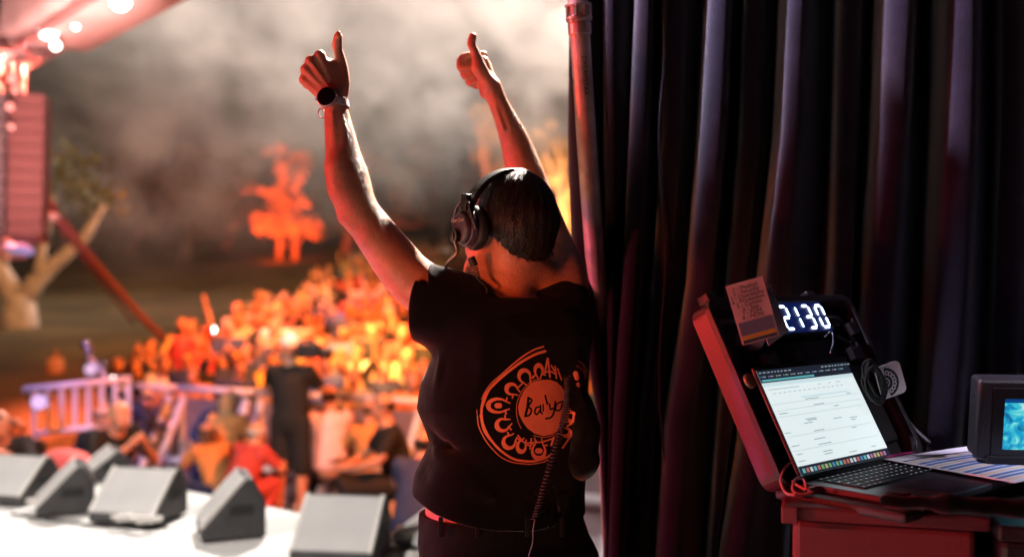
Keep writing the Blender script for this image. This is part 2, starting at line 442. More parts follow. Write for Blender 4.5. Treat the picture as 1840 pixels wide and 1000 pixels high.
# right hand: thumb side towards the camera, palm to the left
body.cone(P(883, 158, 2.475), P(868, 112, 2.488), 0.021, 0.016, k=0.012)
body.cone(P(881, 152, 2.495), P(873, 118, 2.510), 0.019, 0.014, k=0.012)
body.cone(P(880, 152, 2.455), P(860, 122, 2.452), 0.018, 0.018, k=0.012)                # thenar
body.cone(P(872, 168, 2.480), P(868, 140, 2.485), 0.013, 0.016, k=0.012)
body.chain([P(862, 124, 2.452), P(856, 101, 2.450), P(849, 84, 2.448), P(847, 77, 2.446), P(849.5, 66, 2.445)],
           [0.0175, 0.0125, 0.0102, 0.0108, 0.0098], k=0.006)
fing = [([(868, 100, 2.505), (833, 104, 2.500), (829, 122, 2.480), (846, 124, 2.470)], 0.0112),
        ([(873, 114, 2.515), (838, 121, 2.508), (836, 136, 2.485), (851, 136, 2.475)], 0.0112),
        ([(878, 128, 2.515), (846, 138, 2.508), (845, 149, 2.488), (858, 146, 2.478)], 0.0105),
        ([(882, 142, 2.512), (856, 151, 2.503), (856, 154, 2.486), (868, 152, 2.480)], 0.0095)]
for ps, r_ in fing:
    body.chain([P(*q) for q in ps], [r_ * 1.05, r_ * 1.02, r_ * 0.95, r_ * 0.8], k=0.0028, n=3)
# forearm tendons and the elbow's bone
body.cone(P(598, 205, 2.118), P(604, 262, 2.112), 0.0030, 0.0045, k=0.010)
body.cone(P(612, 208, 2.120), P(622, 280, 2.108), 0.0030, 0.0060, k=0.010)
body.cone(P(622, 392, 2.105), P(636, 404, 2.100), 0.012, 0.010, k=0.018)
body.cone(P(700, 470, 2.115), P(668, 425, 2.100), 0.020, 0.016, k=0.03)
body.cone(P(890, 190, 2.452), P(905, 232, 2.448), 0.0030, 0.0045, k=0.008)
body.cone(P(899, 178, 2.455), P(916, 226, 2.450), 0.0030, 0.0045, k=0.008)
# neck, head
HC = P(920, 394, 2.225); HY = R(38)
RH = rotz(HY) @ rotx(R(20))
hl = lambda x, y, z: HC + RH @ np.array([x, y, z])
body.ell(hl(0, -0.004, 0.012), (0.076, 0.096, 0.090), rot=RH, k=0.02)
body.ell(hl(0, 0.040, -0.050), (0.062, 0.060, 0.066), rot=RH, k=0.02)
body.cone(hl(0.022, 0.082, -0.098), hl(-0.022, 0.082, -0.098), 0.020, 0.020, k=0.02)    # chin
body.cone(hl(-0.050, 0.010, -0.072), hl(-0.020, 0.075, -0.098), 0.016, 0.014, k=0.02)   # jaw
body.cone(hl(0.050, 0.010, -0.072), hl(0.020, 0.075, -0.098), 0.016, 0.014, k=0.02)
body.cone(hl(0, 0.090, 0.020), hl(0, 0.112, -0.022), 0.008, 0.013, k=0.008)             # nose
body.cone(hl(0.035, 0.088, 0.028), hl(-0.035, 0.088, 0.028), 0.010, 0.010, k=0.012)     # brow
body.cone(hl(0.018, 0.098, -0.052), hl(-0.018, 0.098, -0.052), 0.008, 0.008, k=0.004)   # lips
body.cone(hl(0.016, 0.096, -0.062), hl(-0.016, 0.096, -0.062), 0.009, 0.009, k=0.003)
for sgn in (-1, 1):
    body.ell(hl(0.030 * sgn, 0.080, 0.008), (0.013, 0.012, 0.011), rot=RH, k=0.003)      # eyes
    body.ell(hl(0.080 * sgn, -0.002, -0.006), (0.010, 0.020, 0.032), rot=RH, k=0.006)    # ears
NB = P(905, 560, 2.245)
body.cone(NB, hl(0, -0.020, -0.045), 0.066, 0.056, k=0.03)
body.cone(P(870, 550, 2.225), P(864, 486, 2.235), 0.040, 0.034, k=0.03)
body.cone(P(872, 505, 2.225), hl(0.0, 0.055, -0.085), 0.036, 0.034, k=0.04)
body.cone(P(990, 520, 2.30), hl(0, -0.03, -0.06), 0.05, 0.045, k=0.03)
body.cone(P(820, 545, 2.19), P(905, 560, 2.245), 0.052, 0.06, k=0.03)
# torso
zv = lambda v: 1.4 - (v - 500) * 0.0012577
tor = [(1060, 918, 150), (1000, 914, 146), (960, 905, 140), (925, 903, 133), (888, 903, 131), (840, 908, 118), (789, 918, 112), (727, 912, 122), (680, 912, 136), (640, 918, 132), (600, 922, 132), (560, 920, 124), (535, 918, 100)]
def lofted(rows, dw=0.0, bf=0.66):
    z = [zv(r[0]) for r in rows]; cx = [(r[1] - 920) * 0.0012577 for r in rows]
    a = [(r[2] + dw) * 0.0012577 / 0.925 for r in rows]; b = [t * bf for t in a]
    return z, cx, [2.25] * len(z), a, b
body.loft(*lofted(tor), YAW, k=0.03)
# legs down to the floor
hipc = np.array([0.0, 2.25, 0])
for sgn in (-1, 1):
    h = hipc + LAT * 0.095 * sgn
    body.chain([h + [0, 0, 0.80], h + [0, 0, 0.46], h + FWD * -0.02 + [0, 0, 0.10]], [0.088, 0.056, 0.040], k=0.03)
V, Q = sdf_mesh(body, 0.0026)
body_o = np_mesh("body", V, Q, skin, person)
def vnormals(V, Q, outward_from=None):
    N_ = np.zeros((len(V), 3))
    for tri in ((0, 1, 2), (0, 2, 3)):
        fn = np.cross(V[Q[:, tri[1]]] - V[Q[:, tri[0]]], V[Q[:, tri[2]]] - V[Q[:, tri[0]]])
        for c_ in range(4): np.add.at(N_, Q[:, c_], fn)
    return N_ / (np.linalg.norm(N_, axis=1)[:, None] + 1e-12)
BN = vnormals(V, Q)
hm = np.mean(np.einsum('ij,ij->i', BN[V[:, 2] < 1.2], (V - np.array([0, 2.25, 0]))[V[:, 2] < 1.2] * np.array([1, 1, 0])))
if hm < 0: BN = -BN
ru = 920 + FPX * V[:, 0] / V[:, 1]; rv = 500 - FPX * (V[:, 2] - CZ) / V[:, 1]
rs_ = np.random.default_rng(14)
sel = np.where(((ru < 700) & (rv > 212) & (rv < 440)) | ((V[:, 1] > 2.42) & (rv > 195) & (rv < 330)))[0]
sel = rs_.choice(sel, 7000); b0 = V[sel]; n0 = BN[sel]
fl = np.array([0.25, 0.1, -1.0]) + rs_.normal(size=(len(sel), 3)) * .35; fl -= n0 * np.einsum('ij,ij->i', fl, n0)[:, None]; fl /= np.linalg.norm(fl, axis=1)[:, None]
ln_ = rs_.uniform(.006, .013, len(sel))[:, None]; sd = np.cross(fl, n0) * .00016
q1 = b0 + fl * ln_ * .5 + n0 * ln_ * .28; q2 = b0 + fl * ln_ + n0 * ln_ * rs_.uniform(.15, .5, len(sel))[:, None]
HV = np.stack([b0 - sd, b0 + sd, q1 - sd * .8, q1 + sd * .8, q2 - sd * .2, q2 + sd * .2], 1).reshape(-1, 3); hb_ = np.arange(len(sel))[:, None] * 6
np_mesh("arm_hair", HV, np.concatenate([hb_ + np.array([0, 1, 3, 2]), hb_ + np.array([2, 3, 5, 4])]), mat("fair_body_hair", (.42, .26, .15), rough=.4), person)

# hair
hair = SDF()
hair.ell(hl(0, -0.012, 0.018), (0.082, 0.100, 0.095), rot=RH, k=0.02)
hair.ell(hl(0.012, -0.056, -0.040), (0.056, 0.036, 0.046), rot=RH, k=0.03)
hair.ell(hl(0.046, -0.028, -0.032), (0.038, 0.050, 0.048), rot=RH, k=0.03)
RHi = RH.T
def hair_disp(p):
    q = (p - HC) @ RH
    th = np.arctan2(q[:, 0], -q[:, 1] + 0.02)
    return 0.0007 * np.sin(th * 34 + 3 * np.sin(q[:, 2] * 30)) + 0.0005 * np.sin(th * 63 + 2 * np.sin(q[:, 2] * 45 + 1)) + 0.0026 * sines(p, 45, 3)
hair.disp = hair_disp
def hair_face(p):
    q = (p - HC) @ RH
    return np.maximum(q[:, 1] - 0.058 - 0.35 * (q[:, 2] - 0.03), -(q[:, 2] + 0.092 + 0.3 * np.maximum(q[:, 1], -0.03) * -1))
hair.cut(hair_face, 0.010)
V, Q = sdf_mesh(hair, 0.0026)
hair_o = np_mesh("hair", V, Q, hair_m, person)
# short strands all over the scalp, combed down and back
N_ = np.zeros((len(V), 3))
for tri in ((0, 1, 2), (0, 2, 3)):
    e1_ = V[Q[:, tri[1]]] - V[Q[:, tri[0]]]; e2_ = V[Q[:, tri[2]]] - V[Q[:, tri[0]]]; fn = np.cross(e1_, e2_)
    for c_ in range(4): np.add.at(N_, Q[:, c_], fn)
N_ /= np.linalg.norm(N_, axis=1)[:, None] + 1e-12
if np.mean(np.einsum('ij,ij->i', N_, V - HC)) < 0: N_ = -N_
rs_ = np.random.default_rng(4); NS = 9000
pick = rs_.integers(0, len(V), NS); B0_ = V[pick] - N_[pick] * 0.002; nn = N_[pick]
loc_ = (B0_ - HC) @ RH
flow = np.stack([loc_[:, 0] * 1.2, np.where(loc_[:, 1] > 0.02, 0.25, -0.35) * np.ones(NS) * .12, -0.10 - 0.0 * loc_[:, 2]], 1) @ RH.T
flow += rs_.normal(size=flow.shape) * 0.035; flow -= nn * np.einsum('ij,ij->i', flow, nn)[:, None]; flow /= np.linalg.norm(flow, axis=1)[:, None] + 1e-9
Ls = rs_.uniform(0.008, 0.022, NS)[:, None]; lift = rs_.uniform(0.05, 0.22, NS)[:, None]
side_ = np.cross(flow, nn); W0 = rs_.uniform(0.0004, 0.0008, NS)[:, None]
P1_ = B0_ + flow * Ls * .5 + nn * Ls * lift; P2_ = B0_ + flow * Ls + nn * Ls * (lift - .12 + rs_.uniform(-.05, .10, NS)[:, None]) - np.array([0, 0, .1]) * Ls
SV = np.stack([B0_ - side_ * W0, B0_ + side_ * W0, P1_ - side_ * W0 * .8, P1_ + side_ * W0 * .8, P2_ - side_ * W0 * .15, P2_ + side_ * W0 * .15], 1).reshape(-1, 3)
bi = np.arange(NS)[:, None] * 6
SQ = np.concatenate([bi + np.array([0, 1, 3, 2]), bi + np.array([2, 3, 5, 4])])
strand_m = mat("hair_strands", (0.020, 0.009, 0.006), rough=0.38, var=0.5, scale=120, spec=0.5)
np_mesh("hair_strands", SV, SQ, strand_m, hair_o, smooth=True)

# T-shirt
shirt = SDF()
sh = [(960, 897, 150), (925, 897, 152), (888, 896, 152), (840, 903, 148), (789, 916, 136), (760, 911, 142), (727, 907, 150), (700, 908, 148), (680, 911, 146), (640, 920, 138), (600, 924, 138), (560, 920, 130), (535, 914, 108)]
shirt.loft(*lofted(sh), YAW, k=0.04)
shirt.cone(P(830, 560, 2.185), P(735, 512, 2.145), 0.080, 0.062, k=0.03)                 # left sleeve
shirt.cone(P(835, 600, 2.19), P(745, 560, 2.155), 0.055, 0.060, k=0.03)
shirt.cone(P(812, 534, 2.19), P(880, 566, 2.235), 0.052, 0.060, k=0.03)
shirt.cone(P(905, 572, 2.245), P(985, 545, 2.29), 0.062, 0.065, k=0.03)
shirt.cone(P(1000, 545, 2.31), P(985, 462, 2.395), 0.076, 0.062, k=0.03)                 # right sleeve
shirt.cone(P(1005, 590, 2.31), P(1000, 500, 2.35), 0.066, 0.058, k=0.03)
shirt.ell(P(985, 492, 2.30), (0.035, 0.04, 0.028), k=0.02)
shirt.ell(P(806, 722, 2.30), (0.058, 0.06, 0.055), k=0.05)                              # chest
shirt.ell(P(860, 620, 2.16), (0.06, 0.035, 0.07), rot=roty(R(20)), k=0.05)               # shoulder blade
def fold(p, a, b, w, amp):
    a = np.array(a); b = np.array(b); ab = b - a; t = np.clip(((p - a) @ ab) / (ab @ ab), 0, 1)
    d = np.linalg.norm(p - a - t[:, None] * ab, axis=1)
    return amp * np.exp(-(d / w) ** 2) * np.sin(np.pi * np.clip(t, 0.03, 0.97)) ** 0.6
folds = []
def FL(u0, v0, u1, v1, w, amp, d0=2.13, d1=2.13): folds.append((P(u0, v0, d0), P(u1, v1, d1), w, amp))
FL(792, 640, 790, 760, .010, .009); FL(800, 660, 812, 800, .010, -.009); FL(815, 640, 850, 830, .010, .006)
FL(778, 800, 850, 880, .012, .010, 2.15, 2.1); FL(772, 770, 870, 850, .013, -.0045, 2.15, 2.1); FL(785, 760, 900, 830, .010, .006, 2.15, 2.1)
FL(765, 850, 840, 905, .014, -.005, 2.15, 2.1); FL(800, 850, 900, 900, .012, .007, 2.14, 2.08)
FL(785, 480, 770, 590, .008, .006); FL(800, 500, 795, 610, .009, -.006); FL(765, 520, 770, 600, .008, -.004); FL(830, 540, 800, 640, .012, .007)
FL(1020, 640, 1026, 820, .010, -.014, 2.16, 2.16); FL(1035, 640, 1040, 800, .013, .012, 2.2, 2.2)
FL(985, 640, 996, 820, .012, .006, 2.13, 2.13); FL(900, 560, 980, 640, .016, .006, 2.1, 2.1); FL(870, 590, 860, 720, .02, .005, 2.09, 2.09)
FL(900, 700, 1000, 706, .016, .003, 2.08, 2.1)
def shirt_disp(p):
    o = np.zeros(len(p))
    for f_ in folds: o += 1.45 * fold(p, *f_)
    lo_ = np.clip((1.15 - p[:, 2]) / 0.25, 0.15, 1)
    o += 0.0035 * sines(p * np.array([1.6, 1.6, 0.55]), 24, 9) * lo_ + 0.0009 * sines(p, 90, 5)
    return o
shirt.disp = shirt_disp
pl0 = P(752, 520, 2.15)
def sleeve_l(p):
    d = p - pl0
    return np.minimum(-(d @ np.array([0.985, 0.0, -0.17])) - 0.010 + 2.0 * np.clip(d[:, 2] + 0.02, -0.1, 0.1) ** 2, p[:, 2] - 1.262)
shirt.cut(sleeve_l, 0.006)
arm_dir = P(985, 425, 2.43) - P(1012, 500, 2.33); arm_dir /= np.linalg.norm(arm_dir)
shirt.cut(lambda p: (p - P(988, 462, 2.38)) @ arm_dir + 0 * p[:, 0], 0.006)
def hem(p):
    zh = np.interp(p[:, 0], [-0.30, -0.219, -0.16, -0.099, -0.03, 0.05, 0.2], [0.934, 0.928, 0.902, 0.882, 0.866, 0.856, 0.860])
    return zh - p[:, 2]
shirt.cut(hem, 0.004)
# hollow openings
ic = SDF().cone(P(800, 536, 2.17), P(690, 440, 2.13), 0.066, 0.060, k=0.001).cone(P(780, 560, 2.17), P(700, 520, 2.14), 0.052, 0.052, k=0.02)
def hollow(p):
    d = ic(p); lim = (p[:, 0] - P(772, 0, 2.15)[0])       # only near the cuff
    return -np.maximum(d, lim)
shirt.cut(hollow, 0.003)
inn = SDF().loft(*lofted(sh, -5), YAW, k=0.02)
shirt.cut(lambda p: -np.maximum(inn(p), p[:, 2] - 0.95), 0.003)
nk = SDF().cone(P(902, 560, 2.240), hl(0, -0.005, -0.05), 0.070, 0.068, k=0.001)
shirt.cut(lambda p: -np.maximum(nk(p), 1.356 - p[:, 2]), 0.006)
V, Q = sdf_mesh(shirt, 0.0030)
shirt_o = np_mesh("t_shirt", V, Q, black_cloth, person)
VS, QS = V, Q

# trousers
tr = SDF()
trr = [(1075, 922, 152), (1000, 917, 150), (965, 905, 143), (920, 903, 139), (914, 903, 138)]
tr.loft(*lofted(trr, 3), YAW, k=0.03)
for sgn in (-1, 1):
    h = hipc + LAT * 0.098 * sgn
    tr.chain([h + [0, 0, 0.74], h + [0, 0, 0.45], h + FWD * -0.02 + [0, 0, 0.06]], [0.104, 0.082, 0.070], k=0.03)
tr.disp = lambda p: 0.004 * sines(p * np.array([1.5, 1.5, 0.6]), 30, 21) + 0.001 * sines(p, 90, 22)
tr.cut(lambda p: 0.05 - p[:, 2], 0.003)
V, Q = sdf_mesh(tr, 0.0036)
tro = np_mesh("trousers", V, Q, trouser_cloth, person)
for u0, dd0 in ((792, 2.085), (858, 2.075), (948, 2.09), (1010, 2.16)):
    bl = MB(); bl.box(P(u0, 946, dd0 + .014), (0.010, 0.004, 0.042)); bl.build("belt_loop", trouser_cloth, tro, bevel=0.002)
for sgn in (-1, 1):
    s_ = SDF(); c = hipc + LAT * 0.098 * sgn
    s_.cone(c - FWD * 0.04 + [0, 0, .045], c + FWD * 0.13 + [0, 0, .04], 0.045, 0.042, k=0.02); s_.cut(lambda p: 0.003 - p[:, 2])
    V, Q = sdf_mesh(s_, 0.006); np_mesh("shoe", V, Q, black_rubber, person)

# ---- round print on the back of the shirt (ink laid on the cloth)
def cpx(x, y): return np.array([850 + x * 0.22989, 610 + y * 0.23])
def seg_d(p, a, b):
    ab = b - a; t = np.clip(((p - a) @ ab) / (ab @ ab + 1e-9), 0, 1)
    return np.linalg.norm(p - a - t[:, None] * ab, axis=1), t
def stroke(p, pts, w0, w1=None, smooth=True):
    w1 = w0 if w1 is None else w1
    q = [cpx(*t) for t in pts]
    if smooth and len(q) > 2: q = [t[:2] for t in spline([np.array([*t, 0]) for t in q], 5)]
    out = np.full(len(p), 99.0); n = len(q) - 1
    for i in range(n):
        d, t = seg_d(p, q[i], q[i + 1]); w = w0 + (w1 - w0) * (i + t) / n
        out = np.minimum(out, d - w * 0.115)
    return out
def inpoly(p, poly):
    q = [cpx(*t) for t in poly]; ins = np.zeros(len(p), bool)
    for i in range(len(q)):
        a, b = q[i], q[i - 1]
        c = ((a[1] > p[:, 1]) != (b[1] > p[:, 1])) & (p[:, 0] < (b[0] - a[0]) * (p[:, 1] - a[1]) / (b[1] - a[1] + 1e-9) + a[0]); ins ^= c
    return ins
us = np.arange(852, 1060, 0.55); vs_ = np.arange(614, 838, 0.55)
GU, GV = np.meshgrid(us, vs_, indexing='ij'); PP = np.stack([GU.ravel(), GV.ravel()], 1)
dd = np.full(len(PP), 99.0)
def add(x):
    global dd; dd = np.minimum(dd, x)
add(stroke(PP, [(548, 52), (480, 75), (400, 120), (310, 190), (220, 270), (140, 340), (90, 410), (65, 462)], 13, 6))
add(stroke(PP, [(562, 88), (480, 115), (380, 170), (290, 235), (200, 310), (130, 380), (90, 440), (68, 520), (65, 600), (85, 680), (120, 750), (180, 830), (250, 890), (320, 930), (400, 945), (480, 945), (560, 922), (605, 898)], 20, 17))
add(stroke(PP, [(28, 545), (31, 580)], 5)); add(stroke(PP, [(32, 590), (45, 680), (95, 780), (150, 850), (215, 912), (300, 952), (380, 965), (460, 968), (540, 955), (592, 932)], 8, 6))
add(stroke(PP, [(68, 520), (110, 420), (165, 330)], 22, 5)); add(stroke(PP, [(62, 590), (90, 720), (190, 850)], 24, 5))
disc = [(470, 325), (530, 312), (600, 310), (655, 330), (692, 365), (720, 420), (745, 480), (755, 550), (740, 620), (690, 690), (620, 735), (550, 750), (480, 730), (425, 690), (388, 640), (358, 580), (350, 520), (370, 450), (400, 390), (435, 350)]
ind = inpoly(PP, disc)
txt = np.full(len(PP), 99.0)
for s_, w in [([(432, 452), (425, 520), (408, 592)], 20), ([(432, 452), (458, 470), (432, 515)], 15), ([(425, 518), (455, 545), (440, 585), (405, 596)], 15),
              ([(522, 520), (492, 530), (482, 565), (500, 580), (524, 545)], 14), ([(528, 512), (528, 560), (540, 575)], 14), ([(548, 505), (546, 555)], 12),
              ([(563, 435), (580, 500)], 15), ([(596, 502), (606, 540), (636, 528)], 13), ([(642, 482), (632, 560), (610, 602), (570, 614)], 15),
              ([(692, 482), (655, 500), (645, 545), (680, 545), (696, 500)], 13), ([(700, 480), (712, 555), (735, 560)], 13)]:
    txt = np.minimum(txt, stroke(PP, s_, w))
dd = np.where(ind & (txt > 0), -1.0, dd)
add(stroke(PP, [(520, 305), (450, 325), (385, 395), (345, 480), (338, 560), (352, 640), (375, 690)], 5)); add(stroke(PP, [(470, 745), (560, 760), (640, 735), (690, 700)], 5))
# petals: horse-shoe loops opening to the middle, joined by a scalloped line
for cx_, cy_, rx_, ry_, dot in [(195, 512, 78, 52, 1), (302, 385, 42, 40, 0), (402, 285, 44, 48, 0), (512, 240, 30, 42, 0), (232, 662, 48, 46, 0), (282, 795, 46, 48, 0), (378, 830, 32, 42, 0), (512, 865, 50, 58, 1), (725, 720, 34, 30, 0), (770, 600, 24, 34, 0)]:
    ang = math.atan2(530 - cy_, 540 - cx_); m = []
    for k in range(13):
        t = ang + R(42) + (2 * math.pi - R(84)) * k / 12; m.append((cx_ + rx_ * math.cos(t), cy_ + ry_ * math.sin(t)))
    add(stroke(PP, m[0:7], 11, 38)); add(stroke(PP, m[6:], 38, 11))
    for sg in (-1, 1):
        e = m[0] if sg > 0 else m[-1]; t = ang + sg * R(75)
        add(stroke(PP, [e, (e[0] + 34 * math.cos(ang - sg * R(20)), e[1] + 34 * math.sin(ang - sg * R(20)))], 11))
        add(stroke(PP, [e, (e[0] + 30 * math.cos(t), e[1] + 30 * math.sin(t))], 12))
    if dot: add(stroke(PP, [(cx_ - 8, cy_), (cx_ + 10, cy_)], 42))
for s_, w in [([(582, 145), (560, 255)], 16), ([(585, 150), (600, 290)], 14), ([(540, 262), (600, 245), (640, 265)], 12), ([(640, 205), (650, 300)], 12), ([(660, 225), (690, 310)], 12), ([(610, 200), (650, 265)], 12),
              ([(820, 160), (865, 195), (892, 250)], 12), ([(815, 205), (860, 240), (880, 300)], 14), ([(800, 262), (812, 295)], 40), ([(822, 345), (826, 355)], 30), ([(850, 180), (885, 270)], 7),
              ([(770, 735), (735, 790), (700, 840)], 16), ([(630, 760), (610, 820)], 16), ([(350, 745), (400, 800), (470, 800), (540, 795), (620, 770)], 12), ([(455, 770), (445, 850)], 12), ([(480, 765), (490, 800)], 10), ([(535, 770), (540, 800)], 10), ([(735, 620), (765, 650)], 22), ([(730, 680), (760, 655)], 14)]:
    add(stroke(PP, s_, w))
fillg = (dd < 0).reshape(GU.shape)
bvh = BVHTree.FromPolygons([Vector(v) for v in VS], [tuple(q) for q in QS.tolist()])
camv = Vector((0, 0, CZ)); cache = {}; pv = []
def hit(i, j):
    if (i, j) in cache: return cache[(i, j)]
    t = Vector(P(us[i], vs_[j], 1.0)) - camv; t.normalize()
    h, n, k, ds = bvh.ray_cast(camv, t)
    if h is None: cache[(i, j)] = None; return None
    cache[(i, j)] = len(pv); pv.append(np.array(h - t * 0.0016)); return cache[(i, j)]
pf = []
for i in range(len(us) - 1):
    for j in range(len(vs_) - 1):
        if fillg[i, j]:
            c = [hit(i, j), hit(i + 1, j), hit(i + 1, j + 1), hit(i, j + 1)]
            if None in c: continue
            w = [pv[k] for k in c]
            if max(np.linalg.norm(w[0] - w[2]), np.linalg.norm(w[1] - w[3])) < 0.008: pf.append(c)
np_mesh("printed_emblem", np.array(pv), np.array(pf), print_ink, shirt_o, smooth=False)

# ---- headset worn on the head
grey_shell = mat("headset_shell", (0.055, 0.035, 0.055), rough=0.32, var=0.15, scale=20)
head_o = empty("headset", tuple(HC), 0, "black over-ear headset with a boom microphone worn on the raised head", "headset")
RS = rotz(R(31)) @ rotx(R(6))
hs = lambda x, y, z: HC + RS @ np.array([x, y, z])
b = MB(); arc = [hs(-0.117 * math.sin(t) * (1 if t > 0 else .84), -0.004, -0.012 + 0.118 * math.cos(t) if abs(t) < 1.6 else 0) for t in np.linspace(-1.45, 1.45, 33)]
vs2, fs2 = [], []
for i, c in enumerate(arc):
    t = np.linspace(-1.45, 1.45, 33)[i]; o = RS @ np.array([-math.sin(t), 0, math.cos(t)]); f_ = RS @ np.array([0, 1.0, 0])
    for (k1, k2) in ((-.020, -.003), (.020, -.003), (.017, .008), (-.017, .008)): vs2.append(c + f_ * k1 + o * k2)
for i in range(32):
    for j in range(4): fs2.append((4 * i + j, 4 * i + (j + 1) % 4, 4 * i + 4 + (j + 1) % 4, 4 * i + 4 + j))
fs2 += [(3, 2, 1, 0), (128, 129, 130, 131)]
b.add(vs2, fs2); b.build("headband", black_plastic, head_o, smooth=False, bevel=0.002)
for sg in (-1, 0.80):
    cb = MB(); cb.cyl(hs(0.080 * sg, 0, -0.022), hs(0.106 * sg, 0, -0.022), 0.049, 28)
    cu = cb.build("ear_cushion", black_rubber, head_o, smooth=True, bevel=0.010, segs=4)
    sb = MB(); sb.cyl(hs(0.104 * sg, 0.002, -0.022), hs(0.121 * sg, 0.002, -0.022), 0.044, 28, r2=0.040)
    sb.cyl(hs(0.121 * sg, 0.002, -0.022), hs(0.133 * sg, 0.002, -0.022), 0.038, 28, r2=0.032)
    shl = sb.build("ear_cup", grey_shell, head_o, smooth=True, bevel=0.004, segs=3)
    yb = MB()
    for s2 in (-1, 1):
        yb.tube(spline([hs(0.119 * sg, 0, 0.045), hs(0.124 * sg, 0.026 * s2, 0.026), hs(0.122 * sg, 0.043 * s2, 0.0), hs(0.114 * sg, 0.045 * s2, -0.022)], 4), 0.0042, 8)
    yb.box(hs(0.119 * sg, 0, 0.034), (0.012, 0.024, 0.036), RS)
    yb.build("yoke", black_plastic, head_o, bevel=0.001)
jb = MB(); jb.cyl(hs(-0.128, 0.006, -0.040), hs(-0.144, 0.006, -0.040), 0.0155, 24); jb.cyl(hs(-0.144, 0.006, -0.040), hs(-0.148, 0.006, -0.040), 0.010, 20)
jb.build("boom_pivot", black_plastic, head_o, smooth=True, bevel=0.002)
bm_ = MB(); bm_.tube(spline([hs(-0.140, 0.006, -0.048), P(822, 452, 2.15), P(808, 468, 2.16), P(797, 486, 2.19), P(792, 505, 2.25)], 8), [0.0042] * 33, 8)
bm_.build("microphone_boom", mat("boom_metal", (0.25, 0.22, 0.22), rough=0.35, metal=0.6), head_o, smooth=True)
mc = MB(); mc.sphere(P(792, 508, 2.26), (0.010, 0.010, 0.014)); mc.build("microphone", black_rubber, head_o, smooth=True)
cc = MB(); cc.cyl(P(846, 462, 2.14), P(853, 478, 2.14), 0.0085, 14); 
for k in range(6):
    a0 = P(851 + k * 1.5, 476 + k * 4, 2.14); cc.cyl(a0, a0 + np.array([0.0008, 0, -0.0028]), 0.0082 - 0.0006 * k, 12)
cc.build("cable_connector", black_rubber, head_o, smooth=False, bevel=0.0006)
cbl = MB(); cbl.tube(spline([P(857, 497, 2.14), P(862, 504, 2.14), P(870, 511, 2.14), P(875, 519, 2.135), P(874, 527, 2.14), P(869, 532, 2.16)], 6), 0.0024, 8)
cbl.build("cable", black_rubber, head_o, smooth=True)

def text_obj(name, s, size, mat_, parent, M, ext=0.0004, sx=1.0, align='CENTER'):
    c = bpy.data.curves.new(name, 'FONT'); c.body = s; c.size = size; c.extrude = ext; c.align_x = align; c.align_y = 'CENTER'; c.resolution_u = 3
    to = bpy.data.objects.new(name, c); COL.objects.link(to); bpy.context.view_layer.update()
    me = bpy.data.meshes.new_from_object(to); bpy.data.objects.remove(to)
    me.transform(Matrix.Diagonal((sx, 1, 1, 1)))
    me.materials.clear(); me.materials.append(mat_)
    o = bpy.data.objects.new(name, me); COL.objects.link(o); o.parent = parent
    bpy.context.view_layer.update()
    o.matrix_local = parent.matrix_world.inverted() @ M
    return o
def frame(o, x, z):
    """matrix with text x axis = x, text normal = z"""
    x = np.array(x, float); x /= np.linalg.norm(x); z = np.array(z, float); z -= x * (z @ x); z /= np.linalg.norm(z); y = np.cross(z, x)
    return Matrix(((x[0], y[0], z[0], o[0]), (x[1], y[1], z[1], o[1]), (x[2], y[2], z[2], o[2]), (0, 0, 0, 1)))
nrm = RS @ np.array([-1.0, 0, 0]); xx = RS @ np.array([0, -1.0, 0.12])
text_obj("cup_lettering", "Clear-Com", 0.0125, mat("pink_white_ink", (0.85, 0.75, 0.8), rough=0.5), head_o, frame(hs(-0.1345, 0.006, -0.006), xx, nrm))

# ---- coiled cable hanging down the back
coil = MB(); axis = spline([P(1020, 676, 2.08), P(1020, 710, 2.065), P(1016, 745, 2.055), P(1004, 790, 2.05), P(988, 840, 2.05), P(974, 890, 2.04), P(962, 930, 2.03)], 40)
pts = []
for i, c in enumerate(axis):
    t = i * 1.25; rr = 0.0078
    pts.append(c + rr * np.array([math.cos(t), math.sin(t), 0.25 * math.cos(t)]))
coil.tube(pts, 0.0021, 6)
co = coil.build("coiled_cable", black_rubber, origin=P(962, 930, 2.03), smooth=True)
tag(co, "black coiled headset cable hanging down the back of the black T-shirt", "cable")
cw = MB(); cw.tube(spline([P(962, 930, 2.03), P(958, 950, 2.03), P(957, 975, 2.04), P(950, 1000, 2.05), P(940, 1060, 2.05)], 6), 0.0016, 6)
cw.build("straight_lead", mat("lead", (0.10, 0.08, 0.09), rough=0.4), co, smooth=True)
# ---- belt pouch on the hip
pouch = SDF(); pouch.ell(P(1050, 780, 2.22), (0.030, 0.05, 0.082), rot=roty(R(-4)), k=0.02); pouch.ell(P(1044, 828, 2.22), (0.032, 0.045, 0.040), k=0.03); pouch.cone(P(1044, 715, 2.24), P(1050, 770, 2.22), 0.016, 0.028, k=0.03)
pouch.disp = lambda p: 0.005 * sines(p, 85, 31)
V, Q = sdf_mesh(pouch, 0.004); po = np_mesh("belt_pouch", V, Q, black_cloth, origin=P(1040, 860, 2.19))
tag(po, "soft black pouch hanging on the right side of the black T-shirt", "pouch")
sbm = MB(); sbm.tube(spline([P(1038, 700, 2.20), P(1044, 715, 2.20), P(1052, 740, 2.19), P(1062, 780, 2.19)], 6), 0.006, 6); sbm.build("strap", black_cloth, po)

